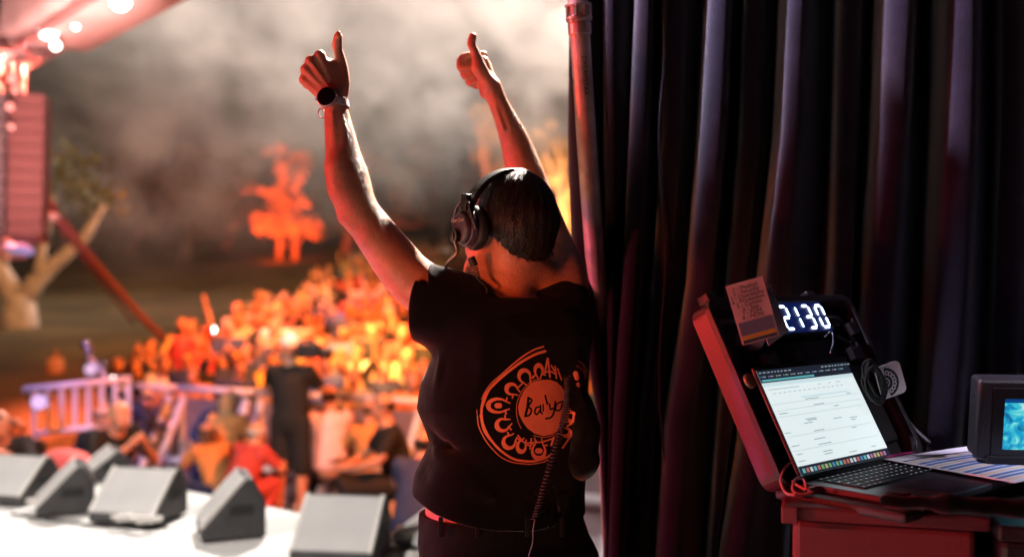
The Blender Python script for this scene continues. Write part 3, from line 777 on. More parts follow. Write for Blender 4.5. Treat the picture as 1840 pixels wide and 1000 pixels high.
# ---- wristwatch
wt = empty("wristwatch", P(603, 186, 2.15), 0, "round wristwatch with black face and pale strap on the left wrist", "watch")
pale = mat("pale_strap", (0.75, 0.55, 0.55), rough=0.5)
wn_ = np.array([-0.22, -0.95, 0.18]); wn_ /= np.linalg.norm(wn_)
wc = P(599, 185, 2.15) + wn_ * 0.030
b = MB(); b.cyl(wc, wc + wn_ * 0.009, 0.0222, 40); b.build("case", mat("watch_metal", (0.8, 0.7, 0.7), rough=0.25, metal=0.7), wt, smooth=True, bevel=0.0012)
b = MB(); b.cyl(wc + wn_ * 0.009, wc + wn_ * 0.0104, 0.0202, 40); b.build("dial", mat("watch_glass", (0.006, 0.006, 0.010), rough=0.08), wt, smooth=True, bevel=0.0006)
b = MB(); ax_ = P(606, 212, 2.145) - P(602, 176, 2.152); ax_ /= np.linalg.norm(ax_)
e1 = np.cross(ax_, wn_); e1 /= np.linalg.norm(e1); e2 = np.cross(e1, ax_)
vs2 = []; fs2 = []; n = 40; cst = P(602.5, 189, 2.15)
for i in range(n):
    t = 2 * math.pi * i / n; o = e1 * math.cos(t) * 0.0275 + e2 * math.sin(t) * 0.0285; un = o / np.linalg.norm(o)
    for (a_, r_) in ((-.0085, 0), (.0085, 0), (.0085, .0022), (-.0085, .0022)): vs2.append(cst + o + ax_ * a_ + un * r_)
for i in range(n):
    for j in range(4): fs2.append((4 * i + j, 4 * i + (j + 1) % 4, (4 * i + 4) % (4 * n) + (j + 1) % 4, (4 * i + 4) % (4 * n) + j))
b.add(vs2, fs2); b.build("strap", pale, wt, smooth=False, bevel=0.0006)
b = MB(); c0 = P(579, 203, 2.15)
b.tube([c0 + 0.0085 * np.array([math.cos(t), 0.15 * math.sin(t), 1.25 * math.sin(t)]) for t in np.linspace(0, 6.28, 20)], 0.0016, 6); b.build("buckle_loop", pale, wt, smooth=True)
b = MB(); b.cyl(wc + wn_ * 0.0045 + e1 * 0.022, wc + wn_ * 0.0045 + e1 * 0.0255, 0.003, 12); b.cyl(wc + wn_ * 0.0045 - e1 * 0.022, wc + wn_ * 0.0045 - e1 * 0.0245, 0.0025, 12); b.build("crown", mat("watch_metal", (0,0,0)), wt)

# ------------------------------------------------------------------ stage curtain
velvet = mat("curtain_velvet", (0.011, 0.007, 0.016), rough=0.9, var=0.3, scale=14, bump=0.8, bscale=420, sheen=0.42, spec=0.12)
# crest lines of the folds: (u at v=0, 250, 500, 750, 1000), bulge in m, roll radius
CR = [((1022, 1020, 1030, 1075, 1090), .035, .030), ((1084, 1084, 1088, 1092, 1085), .030, .022), ((1138, 1128, 1116, 1098, 1090), .070, .030),
      ((1187, 1186, 1170, 1148, 1130), .045, .024), ((1262, 1247, 1228, 1188, 1172), .100, .034), ((1330, 1322, 1300, 1285, 1268), .030, .030), ((1394, 1382, 1354, 1322, 1278), .100, .034),
      ((1492, 1486, 1478, 1462, 1450), .060, .030), ((1556, 1547, 1529, 1515, 1500), .105, .036), ((1658, 1652, 1640, 1622, 1606), .115, .040),
      ((1772, 1770, 1762, 1750, 1740), .025, .032), ((1850, 1845, 1835, 1825, 1815), .04, .036), ((1950, 1945, 1935, 1925, 1915), .06, .036), ((2060, 2055, 2045, 2035, 2025), .09, .036), ((2170,) * 5, .09, .036), ((2290,) * 5, .09, .036)]
def cur_depth(x): return 2.64 - 0.05 * np.clip(x, 0, 3)
NZ = 150; zs_ = np.linspace(-0.0, 4.2, NZ)
prof = []
for k in range(NZ):
    z = zs_[k]; v = 500 + (1.4 - z) * FPX / 2.68
    row = []
    xc = []
    for (us5, bl_, rr_) in CR:
        vv = np.clip(v, -300, 1100); u = np.interp(vv, [0, 250, 500, 750, 1000], us5) if vv >= 0 else us5[0] + (us5[0] - us5[1]) * (-vv / 250) * .5
        x = (u - 920) / FPX * 2.66; xc.append(x)
    for i, x in enumerate(xc):
        bl_, rr_ = CR[i][1], CR[i][2]; y0 = cur_depth(x); nx_ = xc[i + 1] if i + 1 < len(xc) else x + 0.18
        wob = 0.006 * math.sin(z * 3.1 + i * 2.1) + 0.004 * math.sin(z * 7.3 + i)
        rr_ = rr_ * (1 + 0.2 * math.sin(z * 1.7 + i * 1.3)); rr_ = min(rr_, (nx_ - x) * 0.33)
        top = y0 - bl_ + wob
        # valley, steep wall tucked behind the roll, round crest, long fall to the next valley
        row += [(x + rr_ * 0.35, y0 + 0.05), (x + rr_ * 0.20, y0 + 0.01), (x + rr_ * 0.05, y0 - bl_ * .25)]
        cxx, cyy = x + rr_, top + rr_
        for t in (180, 205, 230, 255, 280, 305):
            row.append((cxx + rr_ * math.cos(R(t)), cyy + rr_ * math.sin(R(t))))
        w = nx_ - x
        row += [(x + w * .52, top + (y0 - top) * .55), (x + w * .72, y0 + .01), (x + w * .9, y0 + .045)]
    prof.append(row)
NP_ = len(prof[0]); vs2 = []; 
sub = 1
for k in range(NZ):
    for (x, y) in prof[k]: vs2.append((x, y, zs_[k]))
fs2 = [(k * NP_ + i, k * NP_ + i + 1, (k + 1) * NP_ + i + 1, (k + 1) * NP_ + i) for k in range(NZ - 1) for i in range(NP_ - 1)]
b = MB(); b.add(vs2, fs2); cu = b.build("stage_curtain", velvet, origin=(0.15, 2.65, 0), smooth=True)
so = cu.modifiers.new("solid", 'SOLIDIFY'); so.thickness = 0.004; so.offset = 1
sb_ = cu.modifiers.new("sub", 'SUBSURF'); sb_.levels = 1; sb_.render_levels = 1
tag(cu, "tall black velvet stage curtain hanging in deep vertical folds along the right side", "curtain")
# scaffold tube with couplers in front of the curtain edge
tube_m = mat("scaffold_tube_paint", (0.55, 0.45, 0.40), rough=0.45, metal=0.2, var=0.3, scale=18, bump=0.3, bscale=90)
pole = empty("scaffold_pole", P(1112, 1240, 2.98), 0, "pale scaffold pole with a collar and marker lettering leaning beside the black curtain", "pole")
p_top, p_bot = P(1044, -420, 2.44), P(1108, 1274, 2.52)
def pp(v): t = (v + 420) / (1274 + 420); return p_top + (p_bot - p_top) * t
ctr = [np.array([0, 0, 0.0]) + P(np.interp(v, [-420, 0, 250, 500, 700, 1274], [1030, 1038, 1054, 1072, 1086, 1112]), v, np.interp(v, [-420, 0, 250, 500, 620, 700, 1274], [2.43, 2.46, 2.50, 2.60, 2.69, 2.75, 2.98])) for v in (-420, -200, 0, 60, 150, 250, 400, 500, 620, 700, 900, 1274)]
b = MB(); b.tube(ctr, [0.0252] * 12, 24); b.build("tube", tube_m, pole, smooth=True)
met = mat("coupler_metal", (0.62, 0.50, 0.46), rough=0.3, metal=0.7, var=0.2)
axp = ctr[4] - ctr[2]; axp /= np.linalg.norm(axp)
def at_v(v):
    for a_, b_2 in zip(ctr[:-1], ctr[1:]):
        va = 500 + (1.4 - a_[2]) * FPX / a_[1]; vb = 500 + (1.4 - b_2[2]) * FPX / b_2[1]
        if va <= v <= vb: return a_ + (b_2 - a_) * (v - va) / (vb - va)
for v, r_, h_ in ((10, .0335, .006), (33, .0335, .008), (38, .0315, .004), (52, .029, .028)):
    b = MB(); c = at_v(v); b.cyl(c - axp * h_ / 2, c + axp * h_ / 2, r_, 28); b.build("collar", met, pole, smooth=False, bevel=0.0015)
for an in (200, 250, 300, 340):
    b = MB(); c = at_v(22); b.box(c + 0.030 * np.array([math.cos(R(an)), math.sin(R(an)), 0]), (0.010, 0.006, 0.028), rotz(R(an + 90))); b.build("lug", met, pole, bevel=0.001)
ink = mat("marker_ink", (0.01, 0.01, 0.01), rough=0.7)
xd = at_v(175) - at_v(105); zd = np.array([-0.12, -1.0, 0.0])
text_obj("marker_lettering", "DREAMSTAR", 0.017, ink, pole, frame(at_v(140) + np.array([0.004, -0.0256, 0]), xd, zd), ext=0.0003, sx=1.0)
# second slim cord hanging between folds
b = MB(); b.tube([(P(1190 + 6 * math.sin(k * .9), -60 + k * 60, 2.55)) for k in range(20)], 0.0028, 6)
cd = b.build("tie_cord", velvet, origin=P(1190, 1080, 2.55), smooth=True); tag(cd, "thin black cord hanging down between two folds of the stage curtain", "cord")

# ------------------------------------------------------------------ laptop desk on the right
LY = R(40.6); LO = np.array([0.566, 1.946, CZ - 0.397])
LU = np.array([math.cos(LY), math.sin(LY), 0]); LF = np.array([math.sin(LY), -math.cos(LY), 0]); LZ = np.array([0, 0, 1.0])
LID = R(118.4); LS = math.cos(LID) * LF + math.sin(LID) * LZ           # up the screen
LN = np.cross(LU, LS); LN = LN if LN[1] < 0 else -LN                    # screen normal, towards the user
def lap(a, f_, z): return LO + LU * a + LF * f_ + LZ * z
def scr(a, s, n=0.0): return LO + LU * a + LS * s + LN * n
RB = np.stack([LU, -LF, LZ], 1)        # columns: box axes x=LU, y=-LF, z
RS_ = np.stack([LU, -LN, LS], 1)
alu = mat("laptop_metal", (0.16, 0.14, 0.17), rough=0.32, metal=0.75, var=0.06)
keyc = mat("key_cap", (0.012, 0.012, 0.014), rough=0.5)
white_t = mat("white_legend", (0.8, 0.8, 0.85), rough=0.5, emis=(0.7, 0.75, 1), estr=0.35)
lp = empty("laptop", lap(0.178, 0.124, -0.012), 0, "open dark laptop showing a white document page with a row of coloured icons", "laptop")
b = MB(); b.box(lap(0.178, 0.124, -0.0075), (0.3557, 0.248, 0.013), RB); base = b.build("base", alu, lp, bevel=0.003)
b = MB(); b.box(lap(0.178, 0.060, -0.0006), (0.286, 0.106, 0.0012), RB); b.build("keyboard_well", keyc, base)
rows_ = [(14, 0.0145), (14, .0145), (14, .0145), (13, .0145), (12, .0145), (9, .0145)]
kb, lg = MB(), MB(); kr = random.Random(3)
for r_ in range(6):
    n = [14, 14, 14, 13, 12, 10][r_]; y = 0.014 + r_ * 0.0182; hgt = 0.0155 if r_ else 0.010
    widths = [1.0] * n
    if r_ == 1: widths[-1] = 1.5
    if r_ == 2: widths[0] = 1.5
    if r_ == 3: widths[0] = 1.75; widths[-1] = 1.75
    if r_ == 4: widths[0] = 2.3; widths[-1] = 2.3
    if r_ == 5: widths[4] = 5.0
    tot = sum(widths); x = 0.037
    for w in widths:
        ww = w / tot * 0.282; c = lap(x + ww / 2, y, 0.0008)
        kb.box(c, (ww - 0.0028, hgt, 0.0018), RB)
        lw = kr.uniform(.002, .0042) if w < 1.3 else .006
        if not (r_ == 5 and w == 5.0): lg.box(lap(x + ww / 2, y, 0.00185), (lw, 0.0028, 0.0003), RB)
        x += ww
kk = kb.build("keyboard", keyc, base, bevel=0.0004, segs=1)
kk["kind"] = "stuff"
lgo = lg.build("key_lettering", white_t, kk); lgo["kind"] = "stuff"
b = MB(); b.box(lap(0.178, 0.187, -0.0008), (0.150, 0.095, 0.0008), RB); b.build("trackpad", mat("trackpad_m", (0.05, 0.045, 0.055), rough=0.28, metal=0.3), base, bevel=0.0003)
b = MB()
for k in range(3): b.box(lap(-0.0001, 0.03 + 0.022 * k, -0.007), (0.0012, 0.010, 0.0035), RB)
b.build("port", keyc, base)
b = MB(); b.box(scr(0.178, 0.1235, -0.003), (0.3557, 0.0055, 0.241), RS_); lid = b.build("lid", alu, lp, bevel=0.002)
b = MB(); b.box(scr(0.178, 0.1235, 0.0004), (0.3525, 0.0012, 0.238), RS_); b.build("bezel", keyc, lid)
b = MB(); b.cyl(lap(0.05, 0.0, -0.001), lap(0.305, 0.0, -0.001), 0.005, 12); b.build("hinge", keyc, lp, smooth=True)
def em(name, c, s): return mat(name, tuple(x * .3 for x in c), rough=0.5, var=0, emis=c, estr=s)
E_page = em("screen_page", (0.86, 0.97, 0.98), 1.0); E_dark = em("screen_dark", (0.015, 0.02, 0.035), 1.0); E_line = em("screen_grey", (0.35, 0.45, 0.5), 0.8); E_bar = em("screen_toolbar", (0.70, 0.88, 0.93), 0.95)
disp = MB()
X0, X1, S0, S1 = 0.0065, 0.3492, 0.011, 0.2360
def quad(m, a0, s0, a1, s1, n, mi=0):
    m.add([scr(a0, s0, n), scr(a1, s0, n), scr(a1, s1, n), scr(a0, s1, n)], [(0, 1, 2, 3)], mi)
quad(disp, X0, S0, X1, S1, 0.0013, 0)                                   # page
quad(disp, X0, 0.208, X1, S1, 0.0016, 1)                                # menu bar, tabs
quad(disp, X0, S0, X1, 0.0295, 0.0016, 1)                               # icon dock strip
quad(disp, X0, 0.199, X1, 0.2078, 0.0016, 3)
quad(disp, 0.12, 0.166, 0.30, 0.1705, 0.0016, 3)
sr = random.Random(12)
for (s0, h_, n_, x0_, x1_) in [(0.229, .0026, 9, .012, .13), (0.229, .0026, 8, .24, .345)]:
    x = x0_
    while x < x1_: w = sr.uniform(.005, .012); quad(disp, x, s0, x + w, s0 + h_, 0.0018, 2); x += w + .005
x = .012
while x < .33:
    quad(disp, x, .2195, x + .003, .2225, .0018, 4 + sr.randrange(6)); quad(disp, x + .006, .220, x + .018, .2222, .0018, 2); x += .0265
quad(disp, .012, .2105, .20, .2150, .0018, 5); 
for (x, s, w) in [(.02, .192, .05), (.05, .192, .08), (.20, .192, .012), (.24, .192, .01), (.27, .192, .02)] + [(.03 + .018 * k, .183, .010) for k in range(15)]: quad(disp, x, s, x + w, s + .0012, .0016, 2)
for s in (.160, .146, .090, .060, .1325): quad(disp, .012, s, .335, s + .0006, .0016, 2)
for (x, s, w) in [(.13, .1625, .05), (.29, .1625, .018), (.02, .139, .03), (.15, .148, .04), (.22, .139, .02), (.09, .112, .03), (.10, .120, .04), (.105, .117, .035), (.20, .112, .03), (.26, .108, .03), (.262, .103, .018), (.012, .098, .02), (.11, .093, .04), (.25, .086, .02), (.014, .070, .028), (.10, .076, .04), (.105, .064, .05), (.02, .052, .02), (.11, .048, .036), (.112, .0425, .03), (.2, .036, .03), (.015, .038, .025), (.29, .038, .02)]:
    quad(disp, x, s, x + w, s + .0017, .0016, 2)
ic_c = [(0.1, .3, .6), (.15, .55, .6), (.2, .5, .22), (.8, .8, .85), (.5, .2, .5), (.6, .5, .25), (.6, .2, .15), (.7, .75, .8)]
for k in range(24):
    x = .016 + k * .0134; quad(disp, x, .0150, x + .0090, .0240, .0019, 4 + sr.randrange(8))
emats = [E_page, E_dark, E_line, E_bar] + [em("icon_colour_%s" % "abcdefgh"[i], c, .8) for i, c in enumerate(ic_c)]
disp.build("display", emats, lid)
# USB-C lead plugged into the laptop's side
cab = empty("charging_cable", lap(-0.02, 0.03, -0.012), 0, "pale cable looping from behind and plugged into the left side of the laptop", "cable")
cm = mat("pale_cable", (0.75, 0.55, 0.50), rough=0.45)
b = MB(); b.tube(spline([P(1382, 842, 2.02), P(1400, 850, 1.99), P(1425, 866, 1.96), P(1448, 878, 1.93), P(1443, 858, 1.95), P(1428, 862, 1.92), P(1425, 880, 1.90), P(1440, 888, 1.89), P(1462, 884, 1.89)], 8), 0.0030, 8); b.build("lead", cm, cab, smooth=True)
b = MB(); b.tube(spline([P(1430, 826, 1.99), P(1412, 838, 1.97), P(1403, 862, 1.93), P(1412, 884, 1.90), P(1430, 889, 1.885)], 8), 0.0028, 8); b.build("lead", cm, cab, smooth=True)
b = MB(); b.box(lap(-0.011, 0.030, -0.0065), (0.022, 0.0095, 0.0068), RB); b.build("plug", cm, cab, bevel=0.0015)

# ---- hard case: open lid behind the laptop, shallow tray beneath it
case = empty("hard_case", lap(0.2, 0.10, -0.03), 0, "open black hard case with red-lit rim standing behind and under the laptop", "case")
shellm = mat("case_plastic", (0.030, 0.024, 0.026), rough=0.42, var=0.3, bump=0.2, bscale=200)
rimm = mat("case_wall_redlit", (0.11, 0.020, 0.034), rough=0.38, var=0.12, bump=0.15, bscale=160)  # black plastic with the red light mixed into its base colour
def rrect(x0, s0, x1, s1, r_, n=6):
    o = []
    for cx_, cs_, a0 in ((x1 - r_, s1 - r_, 0), (x0 + r_, s1 - r_, 90), (x0 + r_, s0 + r_, 180), (x1 - r_, s0 + r_, 270)):
        for k in range(n + 1): t = R(a0 + 90 * k / n); o.append((cx_ + r_ * math.cos(t), cs_ + r_ * math.sin(t)))
    return o
def shell_ring(name, o_out, o_in, n0, n1, m, parent, fn=scr):
    k = len(o_out); v = []
    for (pts_, nn) in ((o_out, n0), (o_out, n1), (o_in, n1), (o_in, n0)): v += [fn(p_[0], p_[1], nn) for p_ in pts_]
    f = [(a * k + i, a * k + (i + 1) % k, ((a + 1) % 4) * k + (i + 1) % k, ((a + 1) % 4) * k + i) for a in range(4) for i in range(k)]
    b = MB(); b.add(v, f); return b.build(name, m, parent, smooth=False, bevel=0.0015)
CX0, CX1, CS0, CS1 = -0.028, 0.535, -0.002, 0.418
shell_ring("lid_rim", rrect(CX0, CS0, CX1, CS1, .035), rrect(CX0 + .016, CS0 + .016, CX1 - .016, CS1 - .016, .026), -0.034, -0.020, shellm, case)
shell_ring("lid_wall", rrect(CX0 + .006, CS0 + .006, CX1 - .006, CS1 - .006, .032), rrect(CX0 + .012, CS0 + .012, CX1 - .012, CS1 - .012, .028), -0.078, -0.034, rimm, case)
b = MB(); o_ = rrect(CX0 + .012, CS0 + .012, CX1 - .012, CS1 - .012, .028); k = len(o_)
b.add([scr(p_[0], p_[1], -.066) for p_ in o_] + [scr(p_[0], p_[1], -.074) for p_ in o_], [tuple(range(k)), tuple(range(k, 2 * k))[::-1]] + [(i, i + k, (i + 1) % k + k, (i + 1) % k) for i in range(k)])
b.build("lid_panel", shellm, case)
b = MB(); b.box(lap(0.17, 0.10, -0.024), (0.42, 0.27, 0.020), RB); b.build("tray", shellm, case, bevel=0.006)
b = MB(); b.tube(spline([scr(.00, .350, -.040), scr(.01, .362, -.036), scr(.03, .366, -.034), scr(.25, .366, -.034), scr(.43, .366, -.034), scr(.47, .355, -.036), scr(.49, .32, -.040), scr(.50, .28, -.040)], 8), 0.006, 8)
b.build("lid_strap", mat("grey_webbing", (0.11, 0.10, 0.11), rough=0.7), case, smooth=True)
for a_ in (.03, .41, ):
    b = MB(); b.box(scr(a_, CS1 + .010, -.055), (.035, .030, .022), RS_); b.build("latch", shellm, case, bevel=0.003)
b = MB(); b.box(scr(.22, .290, -.060), (.46, .018, .060), RS_); b.build("lid_pocket", mat("pocket_net", (0.016, 0.014, 0.016), rough=0.55, bump=0.8, bscale=500), case, bevel=0.006)
b = MB(); b.box(scr(.46, .15, -.060), (.095, .022, .20), RS_); b.build("lid_pocket", shellm, case, bevel=0.008)
# round tin
tin = empty("round_tin", scr(-0.045, .205, -.075), 0, "small round orange-lidded tin held inside the case lid left of the laptop", "tin")
b = MB(); c = scr(-0.004, .222, -.012); b.cyl(c - LN * .007, c, .0165, 32); b.build("rim", mat("tin_rim", (.5, .42, .38), rough=.4, metal=.3), tin, smooth=False, bevel=.001)
b = MB(); b.cyl(c, c + LN * .0012, .0138, 32); b.build("lid", mat("tin_lid", (.62, .36, .22), rough=.6, bump=.3), tin)
# ---- white sticker pass on the right
stk = empty("round_badge_card", P(1588, 705, 2.17), 0, "white rounded card with a dark round emblem hanging at the right of the case lid", "card")
cm2 = mat("white_card", (.85, .76, .76), rough=.6, var=.05); cdk = mat("dark_ink", (.03, .025, .03), rough=.6)
SM = rotz(R(12)) @ roty(R(-17)); sc0 = P(1600, 682, 2.21)
def sc_p(x, z, n): return sc0 + SM @ np.array([x, -n, z])
b = MB(); o_ = rrect(-.032, -.037, .032, .037, .012); k = len(o_)
b.add([sc_p(p_[0], p_[1], .0008) for p_ in o_] + [sc_p(p_[0], p_[1], -.0008) for p_ in o_], [tuple(range(k)), tuple(range(k, 2 * k))[::-1]] + [(i, i + k, (i + 1) % k + k, (i + 1) % k) for i in range(k)]); cardo = b.build("card", cm2, stk)
b = MB()
def sdisc(b, cx_, cs_, r0, r1, n, mi=0, a0=0, a1=360, seg=40):
    v = []; m_ = seg
    for i in range(m_ + 1): t = R(a0 + (a1 - a0) * i / m_); v += [sc_p(cx_ + r0 * math.cos(t), cs_ + r0 * math.sin(t), n), sc_p(cx_ + r1 * math.cos(t), cs_ + r1 * math.sin(t), n)]
    b.add(v, [(2 * i, 2 * i + 1, 2 * i + 3, 2 * i + 2) for i in range(m_)], mi)
cc_ = (-.014, -.002)
sdisc(b, *cc_, .011, .033, .0014, 0, -82, 82); sdisc(b, *cc_, 0, .0085, .0014, 0, -90, 90)
for k in range(7):
    t = R(-66 + k * 22); sdisc(b, cc_[0] + .022 * math.cos(t), cc_[1] + .022 * math.sin(t), .0026, .0056, .0020, 1, seg=12)
sdisc(b, *cc_, .001, .0045, .0020, 1, seg=14)
b.build("emblem", [cdk, cm2], cardo)
hb = MB(); hb_r = random.Random(2)
for k in range(7):
    cx3 = P(1568 + 1.2 * k, 686 + hb_r.uniform(-6, 6), 2.20 - .004 * k); rr1, rr2 = .018 + hb_r.uniform(-.004, .004), .042 + hb_r.uniform(-.006, .006)
    hb.tube([cx3 + SM @ np.array([rr1 * math.cos(t), .004 * math.sin(3 * t + k), rr2 * math.sin(t)]) for t in np.linspace(0, 6.28, 26)], .0034, 6)
o = hb.build("coiled_lead", black_rubber, origin=P(1572, 740, 2.145), smooth=True); tag(o, "coil of black cable hanging in front of the round emblem card", "cable")
cr4 = random.Random(6)
for k, (a_, s_, w_, h_, lb) in enumerate([(.10, .262, .05, .022, "small black pouch at the left of the lid's net pocket"), (.20, .262, .034, .018, "tiny black radio clipped in the middle of the lid pocket"), (.44, .262, .045, .03, "black connector block at the right end of the lid pocket"), (.475, .325, .03, .03, "black battery pack high at the right of the case lid")]):
    b = MB(); b.box(scr(a_, s_, -.022), (w_, .02, h_), RS_ @ roty(R(cr4.uniform(-15, 15)))); b.cyl(scr(a_ + w_ * .3, s_ + h_ * .5, -.015), scr(a_ + w_ * .3, s_ + h_ * .8, -.012), .004, 10)
    o = b.build(["pouch", "radio", "connector_block", "battery_pack"][k], mat("satin_black", (.03, .025, .028), rough=.3, var=.4), origin=scr(a_, s_, -.03), bevel=.004); tag(o, lb, ["pouch", "radio", "connector", "battery"][k])
# ---- clock
clk = empty("digital_clock", scr(.28, .335, -.02), 0, "black digital clock with glowing blue-white digits reading 21:30 in the case lid", "clock")
b = MB(); c0 = (.122, .316); b.box(scr(.305, .364, -.038), (.205, .026, .082), RS_); b.build("housing", black_plastic, clk, bevel=.004)
E_led = em("led_blue_white", (0.62, 0.78, 1.0), 7.0); E_glow = em("clock_backlight", (0.004, 0.010, 0.075), 1.0)
b = MB(); quad(b, .212, .3265, .400, .4010, -.0244); b.build("face", E_glow, clk)
segs_ = {'2': 'abged', '1': 'bc', '3': 'abgcd', '0': 'abcdef', '8': 'abcdefg'}
dg = MB()
def seg(x, s, w, h_, which):
    t = .0066; g = .0020
    def hx(x0, s0, x1, s1):
        a = np.array([x0, s0]); c_ = np.array([x1, s1]); d_ = (c_ - a) / np.linalg.norm(c_ - a); n_ = np.array([-d_[1], d_[0]]) * t / 2
        pts_ = [a + d_ * g, a + d_ * (g + t / 2) + n_, c_ - d_ * (g + t / 2) + n_, c_ - d_ * g, c_ - d_ * (g + t / 2) - n_, a + d_ * (g + t / 2) - n_]
        dg.add([scr(p_[0], p_[1], -.0225) for p_ in pts_], [tuple(range(6))])
    sl = {'a': (x, s + h_, x + w, s + h_), 'g': (x, s + h_ / 2, x + w, s + h_ / 2), 'd': (x, s, x + w, s), 'f': (x, s + h_ / 2, x, s + h_), 'b': (x + w, s + h_ / 2, x + w, s + h_), 'e': (x, s, x, s + h_ / 2), 'c': (x + w, s, x + w, s + h_ / 2)}
    for ch in which: hx(*sl[ch])
for x, c_ in ((.222, '2'), (.258, '1'), (.312, '3'), (.366, '0')):
    seg(x, .335, .027, .056, segs_[c_]); dg.build("digit", E_led, clk); dg = MB()
# ---- paper passes tucked in the lid
def card_obj(name, u, v, d, w, h_, roll, yawd, label, col, lines, band=True):
    e = empty(name, P(u, v, d), 0, label, "card")
    M = rotz(R(yawd)) @ roty(R(roll)); cc3 = P(u, v, d)
    pt = lambda x, z, n=0: cc3 + M @ np.array([x, -n, z])
    b = MB(); b.box(cc3, (w, .0012, h_), M); po_ = b.build("paper", col, e)
    b = MB(); rr3 = random.Random(int(u))
    def ln(x0, z0, x1, z1, mi): b.add([pt(x0, z0, .0012), pt(x1, z0, .0012), pt(x1, z1, .0012), pt(x0, z1, .0012)], [(0, 1, 2, 3)], mi)
    if band:
        ln(-w * .45, -h_ * .36, w * .45, -h_ * .14, 1); ln(-w * .45, -h_ * .42, w * .45, -h_ * .37, 2); ln(-w * .45, -h_ * .485, w * .45, -h_ * .43, 0)
    b.build("print", [cdk, mat("print_violet", (.12, .09, .16), rough=.6), mat("print_yellow", (.75, .45, .03), rough=.6)], po_)
    for i, t_ in enumerate(lines):
        zz = h_ * (.41 - i * .070)
        text_obj("lettering", t_, h_ * .092, cdk, po_, frame(pt(-w * .02, zz, .0014), M @ np.array([1.0, 0, 0]), M @ np.array([0, -1.0, 0])), ext=.0001, align='LEFT' if False else 'CENTER')
    return e
passm = mat("pass_paper", (.86, .78, .80), rough=.55, var=.04)
lines = ["1 - Medical", "2 - Security", "3 - Operations", "4 - Production", "5 - Comms", "6 - Site", "7 - FOH", "8 - MON"]
card_obj("lanyard_pass", 1352, 558, 1.93, .073, .119, -16, -8, "white lanyard pass printed with a list and a yellow stripe tucked in the case lid", passm, lines)
card_obj("folded_pass", 1383, 566, 1.955, .060, .104, -27, 30, "second pale pass half hidden behind the printed lanyard pass", mat("pass_paper_b", (.62, .52, .60), rough=.55), lines[1:6], False)
# crumpled plastic wrap, keys and tape bits: things lying in the lid
wr_ = SDF(); wr_.ell(scr(.075, .325, -.030), (.028, .014, .026), k=.01); wr_.ell(scr(.09, .31, -.028), (.02, .014, .02), k=.01); wr_.disp = lambda p: .006 * sines(p, 160, 4, 6)
V, Q = sdf_mesh(wr_, .0025); o = np_mesh("plastic_wrap", V, Q, mat("clear_wrap", (.42, .30, .42), rough=.12, var=.4, scale=60), origin=scr(0, .30, -.06)); tag(o, "crumpled clear plastic wrap stuffed behind the lanyard pass", "wrap")
for nm, a_, s_, sz, lb in (("cable_bundle", .435, .350, (.05, .02, .018), "bundle of black taped cable ends right of the glowing clock"), ("gaffer_roll", .455, .300, (.03, .018, .03), "black crumpled tape roll below the clock's right end")):
    w2 = SDF(); w2.ell(scr(a_, s_, -.05), sz, rot=RS_, k=.01); w2.disp = lambda p: .005 * sines(p, 130, 7, 6)
    V, Q = sdf_mesh(w2, .0025); o = np_mesh(nm, V, Q, mat("glossy_black_tape", (.03, .026, .03), rough=.22, var=.5, scale=60), origin=scr(a_, s_ - .02, -.06)); tag(o, lb, "tape" if "roll" in nm else "cable")
hk = MB(); hk.tube(spline([scr(.345, .308, -.02), scr(.372, .318, -.014), scr(.355, .290, -.012), scr(.335, .268, -.02)], 6), .0022, 8)
o = hk.build("metal_hook", mat("bright_metal", (.8, .8, .85), rough=.15, metal=1.0), origin=scr(.345, .28, -.03), smooth=True); tag(o, "small shiny bent metal hook just below the glowing clock", "hook")
st2 = MB(); st2.tube(spline([scr(.520, .165, -.03), scr(.535, .11, -.03), scr(.540, .06, -.02), scr(.535, .02, 0)], 6), .0035, 8)
o = st2.build("grey_strap", mat("grey_webbing", (0,0,0)), origin=scr(.498, .02, 0), smooth=True); tag(o, "thin grey strap hanging down from the round badge card", "strap")

# ---- red-lit box under the laptop
box = empty("road_case", (0.667, 2.0, 0), 0, "tall matt road case with a lipped lid standing under the laptop", "road case")
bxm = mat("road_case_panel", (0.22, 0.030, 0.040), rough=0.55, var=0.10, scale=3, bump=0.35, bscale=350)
RC = rotz(R(-15.5)); c0_ = np.array([0.503, 1.856, 0])
rc = lambda x, y, z: c0_ + RC @ np.array([x, y, z])
b = MB(); b.box(rc(.178, .20, .475), (.315, .38, .95), RC); b.build("body", bxm, box, bevel=0.012)
b = MB(); b.box(rc(.178, .20, .966), (.356, .42, .026), RC); b.build("lid", bxm, box, bevel=0.006)
b = MB(); b.box(rc(.014, -.014, .964), (.030, .012, .032), RC); b.build("corner_cap", bxm, box, bevel=0.003)
blk = empty("equipment_case", rc(.65, .2, 0), 0, "black equipment case carrying papers and the monitor at the right edge", "case")
b = MB(); b.box(rc(.70, .28, .470), (.66, .58, .94), RC); b.build("body", shellm, blk, bevel=0.012)
b = MB(); b.box(rc(.70, .28, .955), (.67, .60, .028), RC); b.build("lid", shellm, blk, bevel=0.005)
b = MB(); b.box(rc(.46, -.026, .962), (.05, .012, .02), RC); b.build("latch", mat("bright_metal", (.8, .8, .85), rough=.15, metal=1.0), blk, bevel=0.002)
